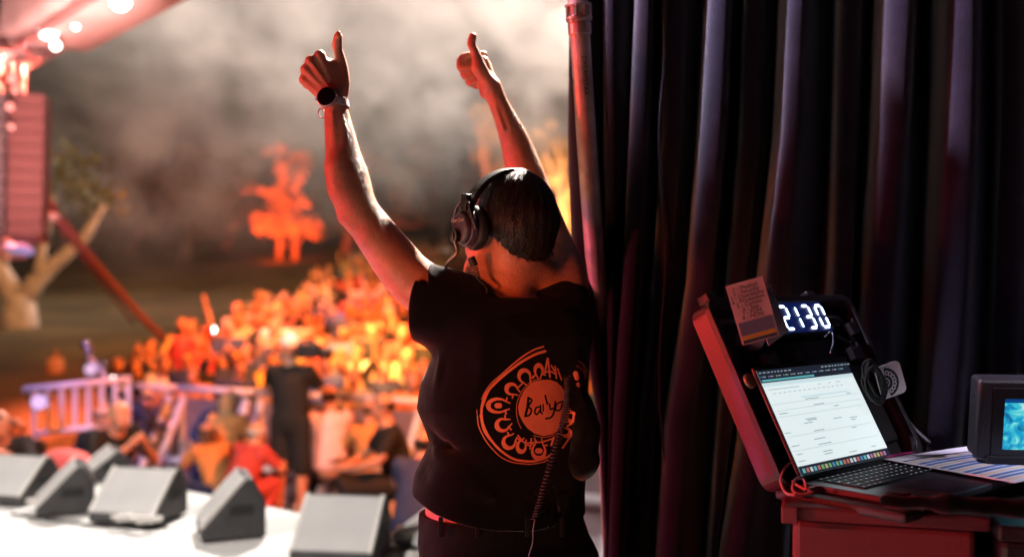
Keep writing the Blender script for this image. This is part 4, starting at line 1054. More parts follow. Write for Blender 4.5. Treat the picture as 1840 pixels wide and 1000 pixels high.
# cloth bag in front of the laptop's near corner
cl = SDF(); cl.cone(P(1590, 898, 1.76), P(1700, 905, 1.72), .010, .013, k=.02); cl.cone(P(1600, 893, 1.78), P(1632, 890, 1.77), .010, .008, k=.02); cl.cone(P(1700, 905, 1.72), P(1850, 915, 1.70), .014, .016, k=.02); cl.disp = lambda p: .003 * sines(p, 110, 14)
V, Q = sdf_mesh(cl, .003); o = np_mesh("black_cloth", V, Q, black_cloth, origin=P(1640, 905, 1.75)); tag(o, "black cloth bunched along the laptop's front edge", "cloth")
# ---- printed schedule
sc_ = empty("paper_schedule", P(1740, 820, 2.0), 0, "white printed schedule with slanting blue stripes lying right of the laptop", "paper")
paper_m = mat("white_paper", (.78, .74, .80), rough=.6, var=.02); blue_m = mat("stripe_blue", (.07, .16, .42), rough=.6); cream_m = mat("stripe_cream", (.75, .58, .42), rough=.6)
zt = 0.9975 + .012; q0 = lap(0.385, 0.01, 0)[:2]
e_u = np.array([math.cos(R(32)), math.sin(R(32)), 0]); e_f = np.array([math.sin(R(32)), -math.cos(R(32)), 0])
O_ = np.array([0.800, 2.155, zt])
def pg(a, f_, z=0): return O_ + e_u * a + e_f * f_ + np.array([0, 0, z + .004 * math.sin(a * 12) * math.sin(f_ * 9)])
b = MB(); n = 24
for side, dz in ((0, 0), ):
    vs3 = [pg(.45 * i / n, .30 * j / n) for i in range(n + 1) for j in range(n + 1)]
    b.add(vs3, [(i * (n + 1) + j, (i + 1) * (n + 1) + j, (i + 1) * (n + 1) + j + 1, i * (n + 1) + j + 1) for i in range(n) for j in range(n)])
sheet = b.build("sheet", paper_m, sc_, smooth=True); so = sheet.modifiers.new("t", 'SOLIDIFY'); so.thickness = .0008
b = MB()
def strip(a0, a1, f0, f1, mi):
    m_ = 16
    b.add([pg(a0 + (a1 - a0) * i / m_, f, .0014) for i in range(m_ + 1) for f in (f0, f1)], [(2 * i, 2 * i + 1, 2 * i + 3, 2 * i + 2) for i in range(m_)], mi)
kr = random.Random(8)
strip(.01, .43, .045, .052, 2)
for k in range(13):
    f0 = .062 + k * .0175; strip(.01, .43, f0, f0 + .0105, 0 if k % 3 else 1)
b.build("stripes", [blue_m, cream_m, cdk], sheet)
pk = MB(); pk.box(pg(.03, -.006, .003), (.17, .012, .003), rotz(R(32))); o = pk.build("pink_marker", mat("hot_pink", (.85, .06, .30), rough=.4), origin=pg(.03, -.006), bevel=.001); tag(o, "hot pink marker strip lying along the far edge of the schedule", "marker")
# ---- field monitor at right edge
mo = empty("video_monitor", P(1820, 800, 2.05), 0, "thick black video monitor with a bright cyan picture at the right edge", "monitor")
MR = rotz(R(-6)) @ rotx(R(9)); mcn = P(1864, 753, 2.06)
mp_ = lambda x, z, n=0: mcn + MR @ np.array([x, -n, z])
b = MB(); b.box(mp_(0, 0, -.02), (.245, .055, .170), MR); b.build("housing", mat("monitor_plastic", (.020, .018, .021), rough=.45, bump=.3, bscale=300), mo, bevel=.010, segs=4)
b = MB(); b.box(mp_(.010, -.004, .008), (.205, .004, .145), MR); b.build("front_frame", black_plastic, mo, bevel=.0015)
def screen_mat():
    m = bpy.data.materials.new("video_picture"); m.use_nodes = True; n = m.node_tree.nodes; l = m.node_tree.links; b_ = n["Principled BSDF"]
    tc = n.new("ShaderNodeTexCoord"); nz = n.new("ShaderNodeTexNoise"); nz.inputs["Scale"].default_value = 32; nz.inputs["Detail"].default_value = 6; nz.inputs["Distortion"].default_value = 1.2
    rp = n.new("ShaderNodeValToRGB"); e = rp.color_ramp.elements; e[0].position = .30; e[0].color = (0, .10, .30, 1); e[1].position = .64; e[1].color = (.85, 1, .95, 1)
    k = e.new(.45); k.color = (0, .42, .75, 1); k = e.new(.55); k.color = (.10, .80, .85, 1)
    sx = n.new("ShaderNodeSeparateXYZ"); ma = n.new("ShaderNodeMath"); ma.operation = 'MULTIPLY_ADD'; ma.inputs[1].default_value = 1.9; ma.inputs[2].default_value = 0.0
    ad = n.new("ShaderNodeMath"); ad.operation = 'ADD'
    l.new(tc.outputs["Object"], nz.inputs["Vector"]); l.new(tc.outputs["Object"], sx.inputs[0]); l.new(sx.outputs[0], ma.inputs[0]); l.new(ma.outputs[0], ad.inputs[0]); l.new(nz.outputs["Fac"], ad.inputs[1]); l.new(ad.outputs[0], rp.inputs[0])
    l.new(rp.outputs[0], b_.inputs["Emission Color"]); b_.inputs["Emission Strength"].default_value = 0.9; b_.inputs["Base Color"].default_value = (.02, .02, .02, 1)
    return m
b = MB(); b.add([mp_(-.070, -.062, .0112), mp_(.108, -.062, .0112), mp_(.108, .038, .0112), mp_(-.070, .038, .0112)], [(0, 1, 2, 3)]); b.build("picture", screen_mat(), mo)
b = MB(); b.add([mp_(-.070, .0385, .0112), mp_(.108, .0385, .0112), mp_(.108, .046, .0112), mp_(-.070, .046, .0112)], [(0, 1, 2, 3)]); b.build("title_bar", em("deep_blue", (.0, .05, .22), 1), mo)
for z_ in (.050, .022):
    b = MB(); c = mp_(-.1225, z_, -.012); d_ = MR @ np.array([-1.0, 0, 0]); b.cyl(c - d_ * .002, c + d_ * .0015, .0028, 12); b.build("screw", mat("bright_metal", (0,0,0)), mo)
b = MB(); b.box(mp_(0, -.092, -.03), (.20, .09, .02), rotz(R(-6))); b.build("foot", black_plastic, mo, bevel=.003)

# ------------------------------------------------------------------ trees
bark_pale = mat("pale_bark", (0.42, 0.30, 0.24), rough=0.9, var=.3, scale=4, bump=.8, bscale=25)
bark_dark = mat("dark_bark", (0.12, 0.08, 0.06), rough=0.9, var=.3, scale=4)
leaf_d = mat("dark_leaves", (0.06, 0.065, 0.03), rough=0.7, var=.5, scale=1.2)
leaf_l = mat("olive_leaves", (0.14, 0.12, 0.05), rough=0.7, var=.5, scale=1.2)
def leaves(m, cen, rad, n, size, r_):
    for _ in range(n):
        d = r_.normal(size=3); d /= np.linalg.norm(d); d *= r_.random() ** .45
        c = cen + d * rad; a = r_.normal(size=3); a /= np.linalg.norm(a); b_ = np.cross(a, r_.normal(size=3)); b_ /= np.linalg.norm(b_) + 1e-9
        s_ = size * (0.6 + .8 * r_.random())
        m.add([c - a * s_, c + b_ * s_ * .5, c + a * s_, c - b_ * s_ * .5], [(0, 1, 2, 3)])
def tree(x, y, clumps, trunks, label, lm, bm, size=.16, dens=90, group=None, seed=1):
    r_ = np.random.default_rng(seed); z0 = float(gz(x, y)) - .1
    e = empty("tree", (x, y, z0), 0, label, "tree", group)
    b = MB()
    for t in trunks: pts, rs = t; b.tube([np.array([x, y, z0]) + np.array(p) for p in pts], rs, 9)
    tk = b.build("trunk", bm, e, smooth=True); tk["kind"] = "part"; del tk["kind"]
    b = MB()
    for (cx, cy, cz, rx, rz_) in clumps:
        leaves(b, np.array([x + cx, y + cy, z0 + cz]), np.array([rx, rx * .9, rz_]), int(dens * max(1, rx * rz_ * 3)), size, r_)
    b.build("crown", lm, e); return e
def auto_tree(x, y, H, W, label, lm, bm, seed, size=.22, dens=45, group=None):
    r_ = random.Random(seed); cl = []
    for i in range(14):
        a = r_.uniform(0, 6.28); q = r_.uniform(0, 1) ** .6; zz = r_.uniform(.32, .95)
        cl.append((W / 2 * q * math.cos(a) * (1.15 - zz * .5), W / 2 * q * math.sin(a) * (1.15 - zz * .5), H * zz, W * r_.uniform(.14, .22), H * r_.uniform(.08, .13)))
    tr_ = [([(0, 0, 0), (.05 * W, 0, H * .3), (0, 0, H * .6)], [W * .05, W * .035, W * .02])]
    for i in range(5):
        c = cl[i]; tr_.append(([(0.03 * W, 0, H * .28), (c[0] * .5, c[1] * .5, c[2] * .7), (c[0], c[1], c[2])], [W * .025, W * .018, W * .008]))
    return tree(x, y, cl, tr_, label, lm, bm, size, dens, group, seed)
def XD(u, d): return (u - 920) / FPX * d
# pale forked tree on the left of the slope
tx, ty = XD(32, 25), 25.0
tree(tx, ty, [(-1.4, .3, 3.4, 1.3, .8), (.9, 0, 3.6, 1.0, .6), (2.0, .2, 3.3, .9, .5), (-.2, .4, 4.4, 1.5, .8), (-2.6, 0, 2.9, 1.0, .7), (1.3, .6, 4.3, .9, .5)],
     [([(0, 0, 0), (.05, 0, .5), (.0, 0, .9)], [.52, .40, .36]), ([(0, 0, .7), (-.45, 0, 1.5), (-.9, 0, 2.4), (-1.3, 0, 3.3)], [.30, .24, .18, .10]),
      ([(0.05, 0, .7), (.45, .1, 1.3), (.95, .1, 1.75), (1.6, .1, 2.3), (2.1, .2, 3.2)], [.30, .22, .18, .14, .07]), ([(.5, 0, 1.35), (.6, 0, 2.0), (.9, 0, 3.4)], [.14, .12, .06]), ([(-.45, 0, 1.5), (-.2, 0, 2.4), (-.1, .3, 4.2)], [.15, .12, .05])],
     "pale thick forked tree on the left of the grass slope", leaf_l, bark_pale, .13, 60, seed=3)
# orange floodlit tree in the middle distance
D0 = 50.0; X0_ = XD(515, D0); k_ = D0 / FPX; Zb = float(gz(0, D0)) - .1
def tc_(u, v, ru, rv): return ((u - 515) * k_, random.uniform(-.3, .3), 1.4 - (v - 500) * k_ - Zb, ru * k_ * 1.25, rv * k_ * 1.2)
leaf_o = mat("floodlit_leaves", (0.30, 0.20, 0.07), rough=.7, var=.5, scale=1.5)  # orange of the floodlights put into the leaf colour
cl = [tc_(500, 402, 26, 14), tc_(530, 400, 28, 15), tc_(475, 398, 18, 12), tc_(560, 402, 18, 12), tc_(512, 375, 24, 14), tc_(500, 352, 16, 14), tc_(520, 345, 18, 16), tc_(480, 345, 16, 9), tc_(532, 322, 15, 16), tc_(543, 298, 14, 14), tc_(545, 282, 12, 9), tc_(515, 300, 10, 8), tc_(500, 272, 14, 8), tc_(515, 412, 30, 12)]
cl = cl + [(c[0] + random.uniform(-1, 1) * c[3] * 1.3, c[1], c[2] + random.uniform(-1, 1) * c[4] * 1.3, c[3] * .45, c[4] * .5) for c in cl for _ in range(3)]
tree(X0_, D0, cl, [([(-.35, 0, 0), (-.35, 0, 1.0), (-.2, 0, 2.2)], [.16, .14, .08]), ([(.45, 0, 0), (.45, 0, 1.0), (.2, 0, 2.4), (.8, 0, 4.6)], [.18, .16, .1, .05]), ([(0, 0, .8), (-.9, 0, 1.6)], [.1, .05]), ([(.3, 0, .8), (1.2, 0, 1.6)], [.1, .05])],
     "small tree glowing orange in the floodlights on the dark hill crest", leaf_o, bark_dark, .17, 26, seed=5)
# yellow-lit tree beside the curtain
D1 = 40.0; X1_ = XD(1000, D1); k1 = D1 / FPX; Zb1 = float(gz(0, D1)) - .1
def t1(u, v, ru, rv): return ((u - 1000) * k1, random.uniform(-.4, .4), 1.4 - (v - 500) * k1 - Zb1, ru * k1, rv * k1)
def t1p(u, v): return ((u - 1000) * k1, 0, 1.4 - (v - 500) * k1 - Zb1)
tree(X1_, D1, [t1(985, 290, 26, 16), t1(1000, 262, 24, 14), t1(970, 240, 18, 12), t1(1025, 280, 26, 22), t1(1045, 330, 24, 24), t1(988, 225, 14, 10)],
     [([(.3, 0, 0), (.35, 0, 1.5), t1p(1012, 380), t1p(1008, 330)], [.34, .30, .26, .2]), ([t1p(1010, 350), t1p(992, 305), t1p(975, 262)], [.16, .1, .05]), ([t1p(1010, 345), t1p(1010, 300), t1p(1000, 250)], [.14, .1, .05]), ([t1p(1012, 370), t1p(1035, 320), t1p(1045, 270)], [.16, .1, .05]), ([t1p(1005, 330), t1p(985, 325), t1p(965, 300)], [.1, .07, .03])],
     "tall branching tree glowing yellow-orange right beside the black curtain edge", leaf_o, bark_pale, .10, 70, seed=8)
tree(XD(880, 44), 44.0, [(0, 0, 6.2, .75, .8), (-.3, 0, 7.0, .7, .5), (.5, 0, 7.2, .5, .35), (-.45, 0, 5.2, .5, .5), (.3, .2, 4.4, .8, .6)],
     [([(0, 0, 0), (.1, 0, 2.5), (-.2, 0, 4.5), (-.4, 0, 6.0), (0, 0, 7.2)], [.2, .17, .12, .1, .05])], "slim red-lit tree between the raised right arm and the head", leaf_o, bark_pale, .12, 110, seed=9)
tl = [(105, 46, 4.4, 5.5, 0), (235, 50, 6.0, 6.5, 1), (330, 47, 5.2, 6.0, 1), (405, 60, 7, 7, 0), (620, 56, 5.5, 7, 0), (700, 62, 6, 8, 0), (790, 54, 6.5, 6, 0), (-60, 40, 5.5, 7, 0), (930, 60, 6.5, 7, 0), (170, 66, 9, 8, 0), (470, 70, 8, 9, 0), (570, 72, 7, 8, 0), (860, 70, 8, 8, 0), (20, 58, 7.5, 8, 0)]
tlab = ["dark tree on the hill crest behind the speaker tower's foot", "broad brownish tree on the crest right of the speaker tower", "round reddish-brown tree on the crest left of the orange-lit tree", "tall dark tree just left of the orange-lit tree", "dark tree on the crest behind the raised left elbow", "wide dark tree behind the raised left upper arm", "dark tree rising above the crowd left of the headset", "dark tree at the far left edge behind the pale forked tree", "dark tree behind the head and the right upper arm", "tall faint tree far back in the smoke at left", "tall faint tree far back behind the orange-lit tree", "faint far tree right of the orange-lit tree", "faint far tree left of the red-lit slim tree", "tall faint tree behind the speaker tower"]
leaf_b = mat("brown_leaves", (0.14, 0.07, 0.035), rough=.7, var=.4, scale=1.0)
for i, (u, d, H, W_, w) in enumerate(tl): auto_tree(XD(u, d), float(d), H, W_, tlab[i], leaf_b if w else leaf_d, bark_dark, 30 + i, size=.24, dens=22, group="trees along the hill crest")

# ------------------------------------------------------------------ smoke
def smoke_mat():
    m = bpy.data.materials.new("drifting_smoke"); m.use_nodes = True; n = m.node_tree.nodes; l = m.node_tree.links
    n.remove(n["Principled BSDF"]); v = n.new("ShaderNodeVolumePrincipled"); l.new(v.outputs[0], n["Material Output"].inputs["Volume"])
    tc = n.new("ShaderNodeTexCoord"); mp = n.new("ShaderNodeMapping"); mp.inputs["Scale"].default_value = (1, .6, 1.1); mp.inputs["Rotation"].default_value = (0, R(25), 0)
    nz = n.new("ShaderNodeTexNoise"); nz.inputs["Scale"].default_value = .48; nz.inputs["Detail"].default_value = 4.5; nz.inputs["Roughness"].default_value = .62; nz.inputs["Distortion"].default_value = .5
    rp = n.new("ShaderNodeMapRange"); rp.inputs[1].default_value = .43; rp.inputs[2].default_value = .66; rp.inputs[3].default_value = 0.012; rp.inputs[4].default_value = SMOKE_D
    sx = n.new("ShaderNodeSeparateXYZ"); g = n.new("ShaderNodeMapRange"); g.inputs[1].default_value = 1.0; g.inputs[2].default_value = 11.0; g.inputs[3].default_value = 0.0; g.inputs[4].default_value = 1.0
    mu = n.new("ShaderNodeMath"); mu.operation = 'MULTIPLY'
    l.new(tc.outputs["Object"], mp.inputs[0]); l.new(mp.outputs[0], nz.inputs["Vector"]); l.new(nz.outputs["Fac"], rp.inputs[0])
    l.new(tc.outputs["Object"], sx.inputs[0]); l.new(sx.outputs[2], g.inputs[0]); l.new(rp.outputs[0], mu.inputs[0]); l.new(g.outputs[0], mu.inputs[1]); l.new(mu.outputs[0], v.inputs["Density"])
    v.inputs["Color"].default_value = (.95, .86, .80, 1); v.inputs["Anisotropy"].default_value = 0.0
    return m
SMOKE_D = 0.20
b = MB(); b.box((-7, 34, 9.6), (44, 14, 17.2)); o = b.build("smoke", smoke_mat(), ); tag(o, kind="stuff")

# ------------------------------------------------------------------ roof truss, speaker tower at the left
alum = mat("truss_aluminium", (0.62, 0.50, 0.50), rough=.35, metal=.5, var=.1)
def truss(bm, a, b_, w, n, r_=.022, diag=.013, up=(0, 0, 1)):
    a = np.array(a, float); b_ = np.array(b_, float); d = b_ - a; L_ = np.linalg.norm(d); d /= L_
    u_ = np.array(up, float); s_ = np.cross(d, u_); s_ /= np.linalg.norm(s_); u_ = np.cross(s_, d)
    cs = [(s_ * i + u_ * j) * w / 2 for i, j in ((-1, -1), (1, -1), (1, 1), (-1, 1))]
    for c in cs: bm.tube([a + c, b_ + c], r_, 8)
    for i in range(n):
        p, q = a + d * L_ * i / n, a + d * L_ * (i + 1) / n
        for k in range(4):
            c1, c2 = cs[k], cs[(k + 1) % 4]
            bm.tube([p + (c1 if i % 2 else c2), q + (c2 if i % 2 else c1)], diag, 6); bm.tube([p + c1, p + c2], diag, 6)
tA = P(66, 34, 12.0); tB = P(340, -150, 8.6)
rf = empty("roof_truss", tuple(tA), 0, "roof beam with a pale cover glowing red-white, sloping across the top left corner", "truss")
b = MB(); truss(b, tA + (tA - tB) * .9, tB, .62, 26, .035, .02); b.build("truss_frame", alum, rf, smooth=True)
sheet_m = mat("roof_cover", (.80, .66, .62), rough=.7, var=.08, scale=1.5, bump=.6, bscale=4)
d_ = (tB - tA); up_ = np.array([0, 0, 1.0]); dn = d_ / np.linalg.norm(d_)
side = np.cross(dn, up_); side /= np.linalg.norm(side); side = side if side[1] < 0 else -side
def rp_(t, h_, off): return tA + d_ * t + up_ * h_ + side * off
b = MB(); n = 30; vs3 = []
for i in range(n + 1):
    t = -.02 + 1.05 * i / n; low = -.50 + .22 * math.exp(-max(t + .02, 0) * 26); hi = .80
    for j in range(9):
        h_ = low + (hi - low) * j / 8; vs3.append(rp_(t, h_, .40 - .10 * ((j - 3) / 5) ** 2 + .02 * math.sin(t * 30 + j)) if j else rp_(t, low + .10, -.45))
b.add(vs3, [(i * 9 + j, (i + 1) * 9 + j, (i + 1) * 9 + j + 1, i * 9 + j + 1) for i in range(n) for j in range(8)])
cv = b.build("cover", sheet_m, rf, smooth=True); so = cv.modifiers.new("t", 'SOLIDIFY'); so.thickness = .01
b = MB(); b.tube([rp_(-.02 + 1.05 * i / n, -.50 + .22 * math.exp(-max(1.05 * i / n, 0) * 26), .37) for i in range(n + 1)], .022, 8); b.build("edge_tube", mat("red_tube", (.75, .22, .20), rough=.4), rf, smooth=True)
b = MB(); b.tube(spline([P(66, 112, 11.9), P(50, 96, 12), P(34, 74, 12.1), P(24, 50, 12.2), P(18, 20, 12.3)], 5), .022, 8); b.tube([P(24, 58, 12.2), P(64, 40, 12)], .02, 8); b.build("curved_brace", mat("red_tube", (0, 0, 0)), rf, smooth=True)
lamp_em = em("lamp_face_white", (1.0, .93, .85), 14.0)
lamp_rd = em("lamp_face_red", (1.0, .30, .25), 2.2)
def fixture(pos, tgt, r_, face, label, name="stage_lamp", cat="lamp", group=None):
    pos = np.array(pos, float); d = np.array(tgt, float) - pos; d /= np.linalg.norm(d)
    e = empty(name, tuple(pos), 0, label, cat, group)
    b = MB(); b.tube([pos - d * r_ * 1.6, pos - d * r_ * .9, pos], [r_ * .55, r_ * .95, r_], 20); b.build("housing", black_plastic, e, smooth=True)
    b = MB(); b.cyl(pos + d * .002, pos + d * .012, r_ * .9, 20); b.build("lens", face, e)
    s_ = np.cross(d, [0, 0, 1.0]); s_ /= np.linalg.norm(s_)
    b = MB(); b.tube([pos - d * r_ * .8 + s_ * r_ * 1.1, pos - d * r_ * .8 + s_ * r_ * 1.1 + np.array([0, 0, r_ * 1.4]), pos - d * r_ * .8 - s_ * r_ * 1.1 + np.array([0, 0, r_ * 1.4]), pos - d * r_ * .8 - s_ * r_ * 1.1], r_ * .12, 6); b.build("yoke", black_plastic, e)
    return e
fixture(P(86, 52, 11.2), (0, 0, 1.5), .12, lamp_em, "large glaring white lamp near the rounded end of the roof beam")
fixture(P(100, 82, 11.2), (0, 0, 1.5), .05, lamp_em, "small white lamp just below the large glaring lamp on the roof beam")
fixture(P(216, 2, 9.9), (0, 0, 1.5), .10, lamp_em, "glaring white lamp at the top frame edge on the roof beam")
fixture(P(136, 48, 10.9), (0, 0, 1.5), .03, lamp_em, "tiny white lamp in the middle of the roof beam")
fixture(P(16, 96, 12.4), (0, 0, 1.5), .07, lamp_rd, "orange-red lamp on top of the speaker tower")
# tower and line array
tw = empty("speaker_tower", P(16, 462, 13.2), 0, "red-lit lattice truss column beside the speaker stack at the left edge", "tower")
b = MB(); truss(b, P(16, 462, 13.2), P(16, -60, 13.2), .30, 13, .03, .016, up=(0, 1, 0)); b.build("mast", alum, tw, smooth=True)
b = MB(); b.tube([P(75, 350, 13.2), P(110, 395, 13.4), P(170, 472, 13.8), P(250, 565, 14.4), P(330, 640, 15)], .055, 8); b.tube([P(60, 345, 13.3), P(100, 400, 13.5), P(240, 580, 14.5)], .022, 8); b.build("outrigger", mat("dark_red_tube", (.16, .05, .05), rough=.5), tw, smooth=True)
b = MB(); b.tube([P(5, 385, 12.8), P(60, 380, 12.8), P(105, 392, 12.8)], .05, 8); b.tube([P(0, 410, 12.8), P(70, 402, 12.8)], .04, 8); b.build("cross_arm", alum, tw, smooth=True)
spk = mat("speaker_cabinet_redlit", (.20, .085, .08), rough=.55, var=.15); spg = mat("speaker_grille_grey", (.16, .14, .15), rough=.5, var=.2)  # red light on the cabinets is put into their base colour
for k in range(11):
    v = 172 + k * 23.5; dd_ = 12.3; c = P(38 - k * .5, v + 11, dd_)
    e = empty("speaker_cabinet", tuple(c), 0, None, "speaker"); nth = ["topmost", "second", "third", "fourth", "fifth", "sixth", "seventh", "eighth", "ninth", "tenth", "lowest"][k]
    tag(e, f"{nth} speaker cabinet from the top in the red-lit hanging stack at the left edge" if k else "topmost speaker cabinet in the red-lit hanging stack at the left edge", "speaker", "speaker cabinets of the hanging stack")
    M_ = rotz(R(14)) @ rotx(R(-1.2 * k))
    b = MB(); b.box(c + M_ @ np.array([.10, .05, 0]), (.40, .45, .150), M_); b.build("cabinet", spk, e, bevel=.01)
    b = MB(); b.box(c + M_ @ np.array([-.30, -.12, 0]), (.38, .30, .135), M_); b.build("grille", spg, e, bevel=.01)
for (u, v, r_, lb) in ((22, 142, .06, "small red lamp below the top of the speaker tower"), (28, 162, .05, "red lamp just above the hanging speaker stack"), (18, 192, .06, "pink lamp beside the topmost hanging speaker"), (20, 228, .05, "pink lamp beside the third hanging speaker")):
    fixture(P(u, v, 11.9), (0, 0, 1.5), r_ * .8, lamp_rd, lb, group="red lamps on the speaker tower")
o_ = MB(); o_.sphere(P(35, 447, 12.6), (.20, .12, .07), rot=roty(R(14))); o_ = o_.build("violet_canopy", em("violet_led", (.35, .30, .62), .8), origin=P(35, 447, 12.6), smooth=True); tag(o_, "violet-lit oval lamp cover below the speaker stack", "lamp")

# ------------------------------------------------------------------ floor monitors (wedges)
wed = mat("wedge_paint", (.045, .042, .042), rough=.55, var=.25, scale=10, bump=.3, bscale=200); grl = mat("wedge_grille", (.55, .53, .52), rough=.45, metal=.2, var=.08, scale=4, bump=.9, bscale=260)
whl = mat("white_edge", (.7, .66, .62), rough=.5)
def wedge(u, v, d, w, hgt, dep, yaw, label):
    c = P(u, v, d); c[2] = 0.0; e = empty("floor_monitor", tuple(c), R(yaw), label, "monitor", "wedge monitors along the stage edge")
    prof_ = [(-dep / 2, 0.012), (dep / 2, 0.012), (dep / 2, hgt * .62), (dep * .30, hgt), (dep * .18, hgt), (-dep / 2, hgt * .22)]   # (y, z): slanted face looks to -y
    M_ = Matrix.Rotation(R(90), 4, 'Z')
    b = MB(); b.prism([(p[0], p[1]) for p in prof_], w, M_); bo = b.build("cabinet", wed, e, bevel=.012, world=False)
    sl = np.array([dep * .68, hgt * .78]); L_ = np.linalg.norm(sl); an = math.atan2(sl[1], sl[0])
    b = MB(); b.box((0, dep * -.16 - .004 * math.sin(an) - .001, hgt * .61 + .006 * math.cos(an)), (w * .95, L_ * .94, .014), rotx(an)); b.build("grille", grl, e, bevel=.004, world=False)
    for sg in (-1, 1):
        b = MB(); b.box((sg * (w / 2 + .002), dep * .12, hgt * .5), (.006, .12, .05)); b.build("side_handle", black_rubber, e, bevel=.004, world=False)
        b = MB(); b.box((sg * (w / 2 - .012), dep * -.16, hgt * .61 + .008), (.022, L_ * .98, .02), rotx(an)); b.build("edge_strip", whl, e, bevel=.004, world=False)
    return e
for a in [(20, 897, 6.3, .44, .27, .36, -14, "leftmost floor monitor, cut by the frame, its grey grille facing the stage"),
          (118, 915, 6.0, .34, .29, .32, -66, "dark floor monitor turned sideways, second from the left"),
          (188, 884, 7.0, .30, .20, .30, -60, "small floor monitor standing behind the sideways second one"),
          (250, 935, 5.8, .42, .285, .36, -12, "floor monitor with a grey grille and light curved side, left of the ladder frames"),
          (414, 965, 5.45, .32, .33, .34, -68, "dark sideways floor monitor between two grey-grilled ones"),
          (614, 990, 5.0, .42, .30, .36, -8, "nearest and largest floor monitor with its pale grille facing the camera"),
          (800, 950, 5.2, .42, .17, .40, -50, "low floor monitor half hidden behind the person's hip")]: wedge(*a)
for i, (u, v, w, lb) in enumerate([(575, 982, .10, "white bright tape label on the near floor monitor"), (440 / 1.0, 0, 0, "")][:1]):
    pass
for (u, v, d, r_, lb) in ((25, 893, 6.15, .035, "white cable plug on the floor by the leftmost monitor"), (70, 905, 6.0, .04, "silver cable plugs on the floor beside the second monitor"), (86, 880, 6.3, .035, "round white connector between the two leftmost monitors"),
                          (225, 925, 5.55, .04, "silver plugs at the foot of the grey-grilled left monitor"), (262, 938, 5.5, .045, "white cable connectors on the floor before the left monitor"), (596, 976, 4.9, .03, "bright white plug in front of the nearest floor monitor"), (628, 973, 4.9, .03, "second bright plug in front of the nearest floor monitor"),
                          (742, 950, 5.15, .04, "silver connector on the stage floor left of the person's hip"), (760, 985, 4.8, .04, "clear cup lying on the stage floor beside the person's hip")):
    c = P(u, v, d); c[2] = max(0.0, min(c[2], .05)); b = MB(); b.box(c + [0, 0, r_ * .5], (r_ * 2.2, r_, r_ * .9), rotz(R(20))); b.cyl(c + [r_, 0, r_ * .5], c + [r_ * 2, .01, r_ * .5], r_ * .4, 10); b.cyl(c + [-r_ * 2, .02, r_ * .45], c + [-r_, 0, r_ * .5], r_ * .35, 10)
    o = b.build("cable_plug" if "cup" not in lb else "plastic_cup", whl, origin=c, bevel=.003); tag(o, lb, "plug" if "cup" not in lb else "cup")
# black cables on the floor
for i, (pts, lb) in enumerate([([(700, 990, 0), (735, 975, 0), (765, 990, 0), (800, 972, 0)], "black cable curling on the floor left of the person's hip"), ([(20, 925, 0), (90, 935, 0), (170, 945, 0), (240, 950, 0), (300, 948, 0)], "thin black cable lying on the white stage floor at left")]):
    q = []
    for (u, v, _) in pts: d = 1.4 * FPX / (v - 500); q.append(np.array([XD(u, d), d, .008]))
    b = MB(); b.tube(spline(q, 8), .007, 6); o = b.build("floor_cable", black_rubber, origin=q[0], smooth=True); tag(o, lb, "cable")

# ------------------------------------------------------------------ crowd barrier
bar_m = mat("barrier_aluminium", (.78, .72, .78), rough=.4, metal=.1, var=.08)
bpl = mat("barrier_sheet", (.30, .22, .24), rough=.45, metal=.4, var=.15)
B0, B1 = np.array([-4.62, 11.25]), np.array([1.2, 8.75]); bd = (B1 - B0) / np.linalg.norm(B1 - B0); bn = np.array([bd[1], -bd[0]])  # towards the stage
bang = math.atan2(bd[1], bd[0]); nb_ = 6; gzb = -.95
def barrier(c, label):
    e = empty("crowd_barrier", (c[0], c[1], gzb), bang, label, "barrier", "crowd barrier sections")
    b = MB(); b.tube([(-.50, 0, 1.16), (.50, 0, 1.16)], .035, 10); b.build("top_rail", bar_m, e, smooth=True, world=False)
    b = MB(); b.box((0, .0, .55), (1.0, .02, 1.02)); b.build("sheet", bpl, e, world=False, bevel=.004)
    for s_ in (-.42, .42):
        b = MB(); b.box((s_, -.31, .55), (.065, .05, 1.22), rotx(R(-31))); b.build("back_brace", bar_m, e, world=False, bevel=.004)
        b = MB(); b.box((s_, -.035, .56), (.05, .04, 1.08)); b.build("upright", bar_m, e, world=False, bevel=.004)
    b = MB(); b.box((0, -.30, .45), (1.0, .04, .06)); b.build("cross_bar", bar_m, e, world=False, bevel=.004)
    b = MB(); b.box((0, -.30, .025), (1.0, .75, .02)); b.build("foot_plate", bar_m, e, world=False, bevel=.003)
pos_lab = ["crowd barrier section left of the navy-clothed crew", "crowd barrier section with tall violet-lit braces left of the red-clad crew member", "crowd barrier section behind the crouching red-clad crew member", "crowd barrier section directly behind the standing cameraman", "crowd barrier section with pink braces right of the cameraman", "crowd barrier section partly hidden by the person's side"]
for i in range(nb_):
    c = B0 + bd * (0.55 + i * 1.03); barrier(c, pos_lab[i])
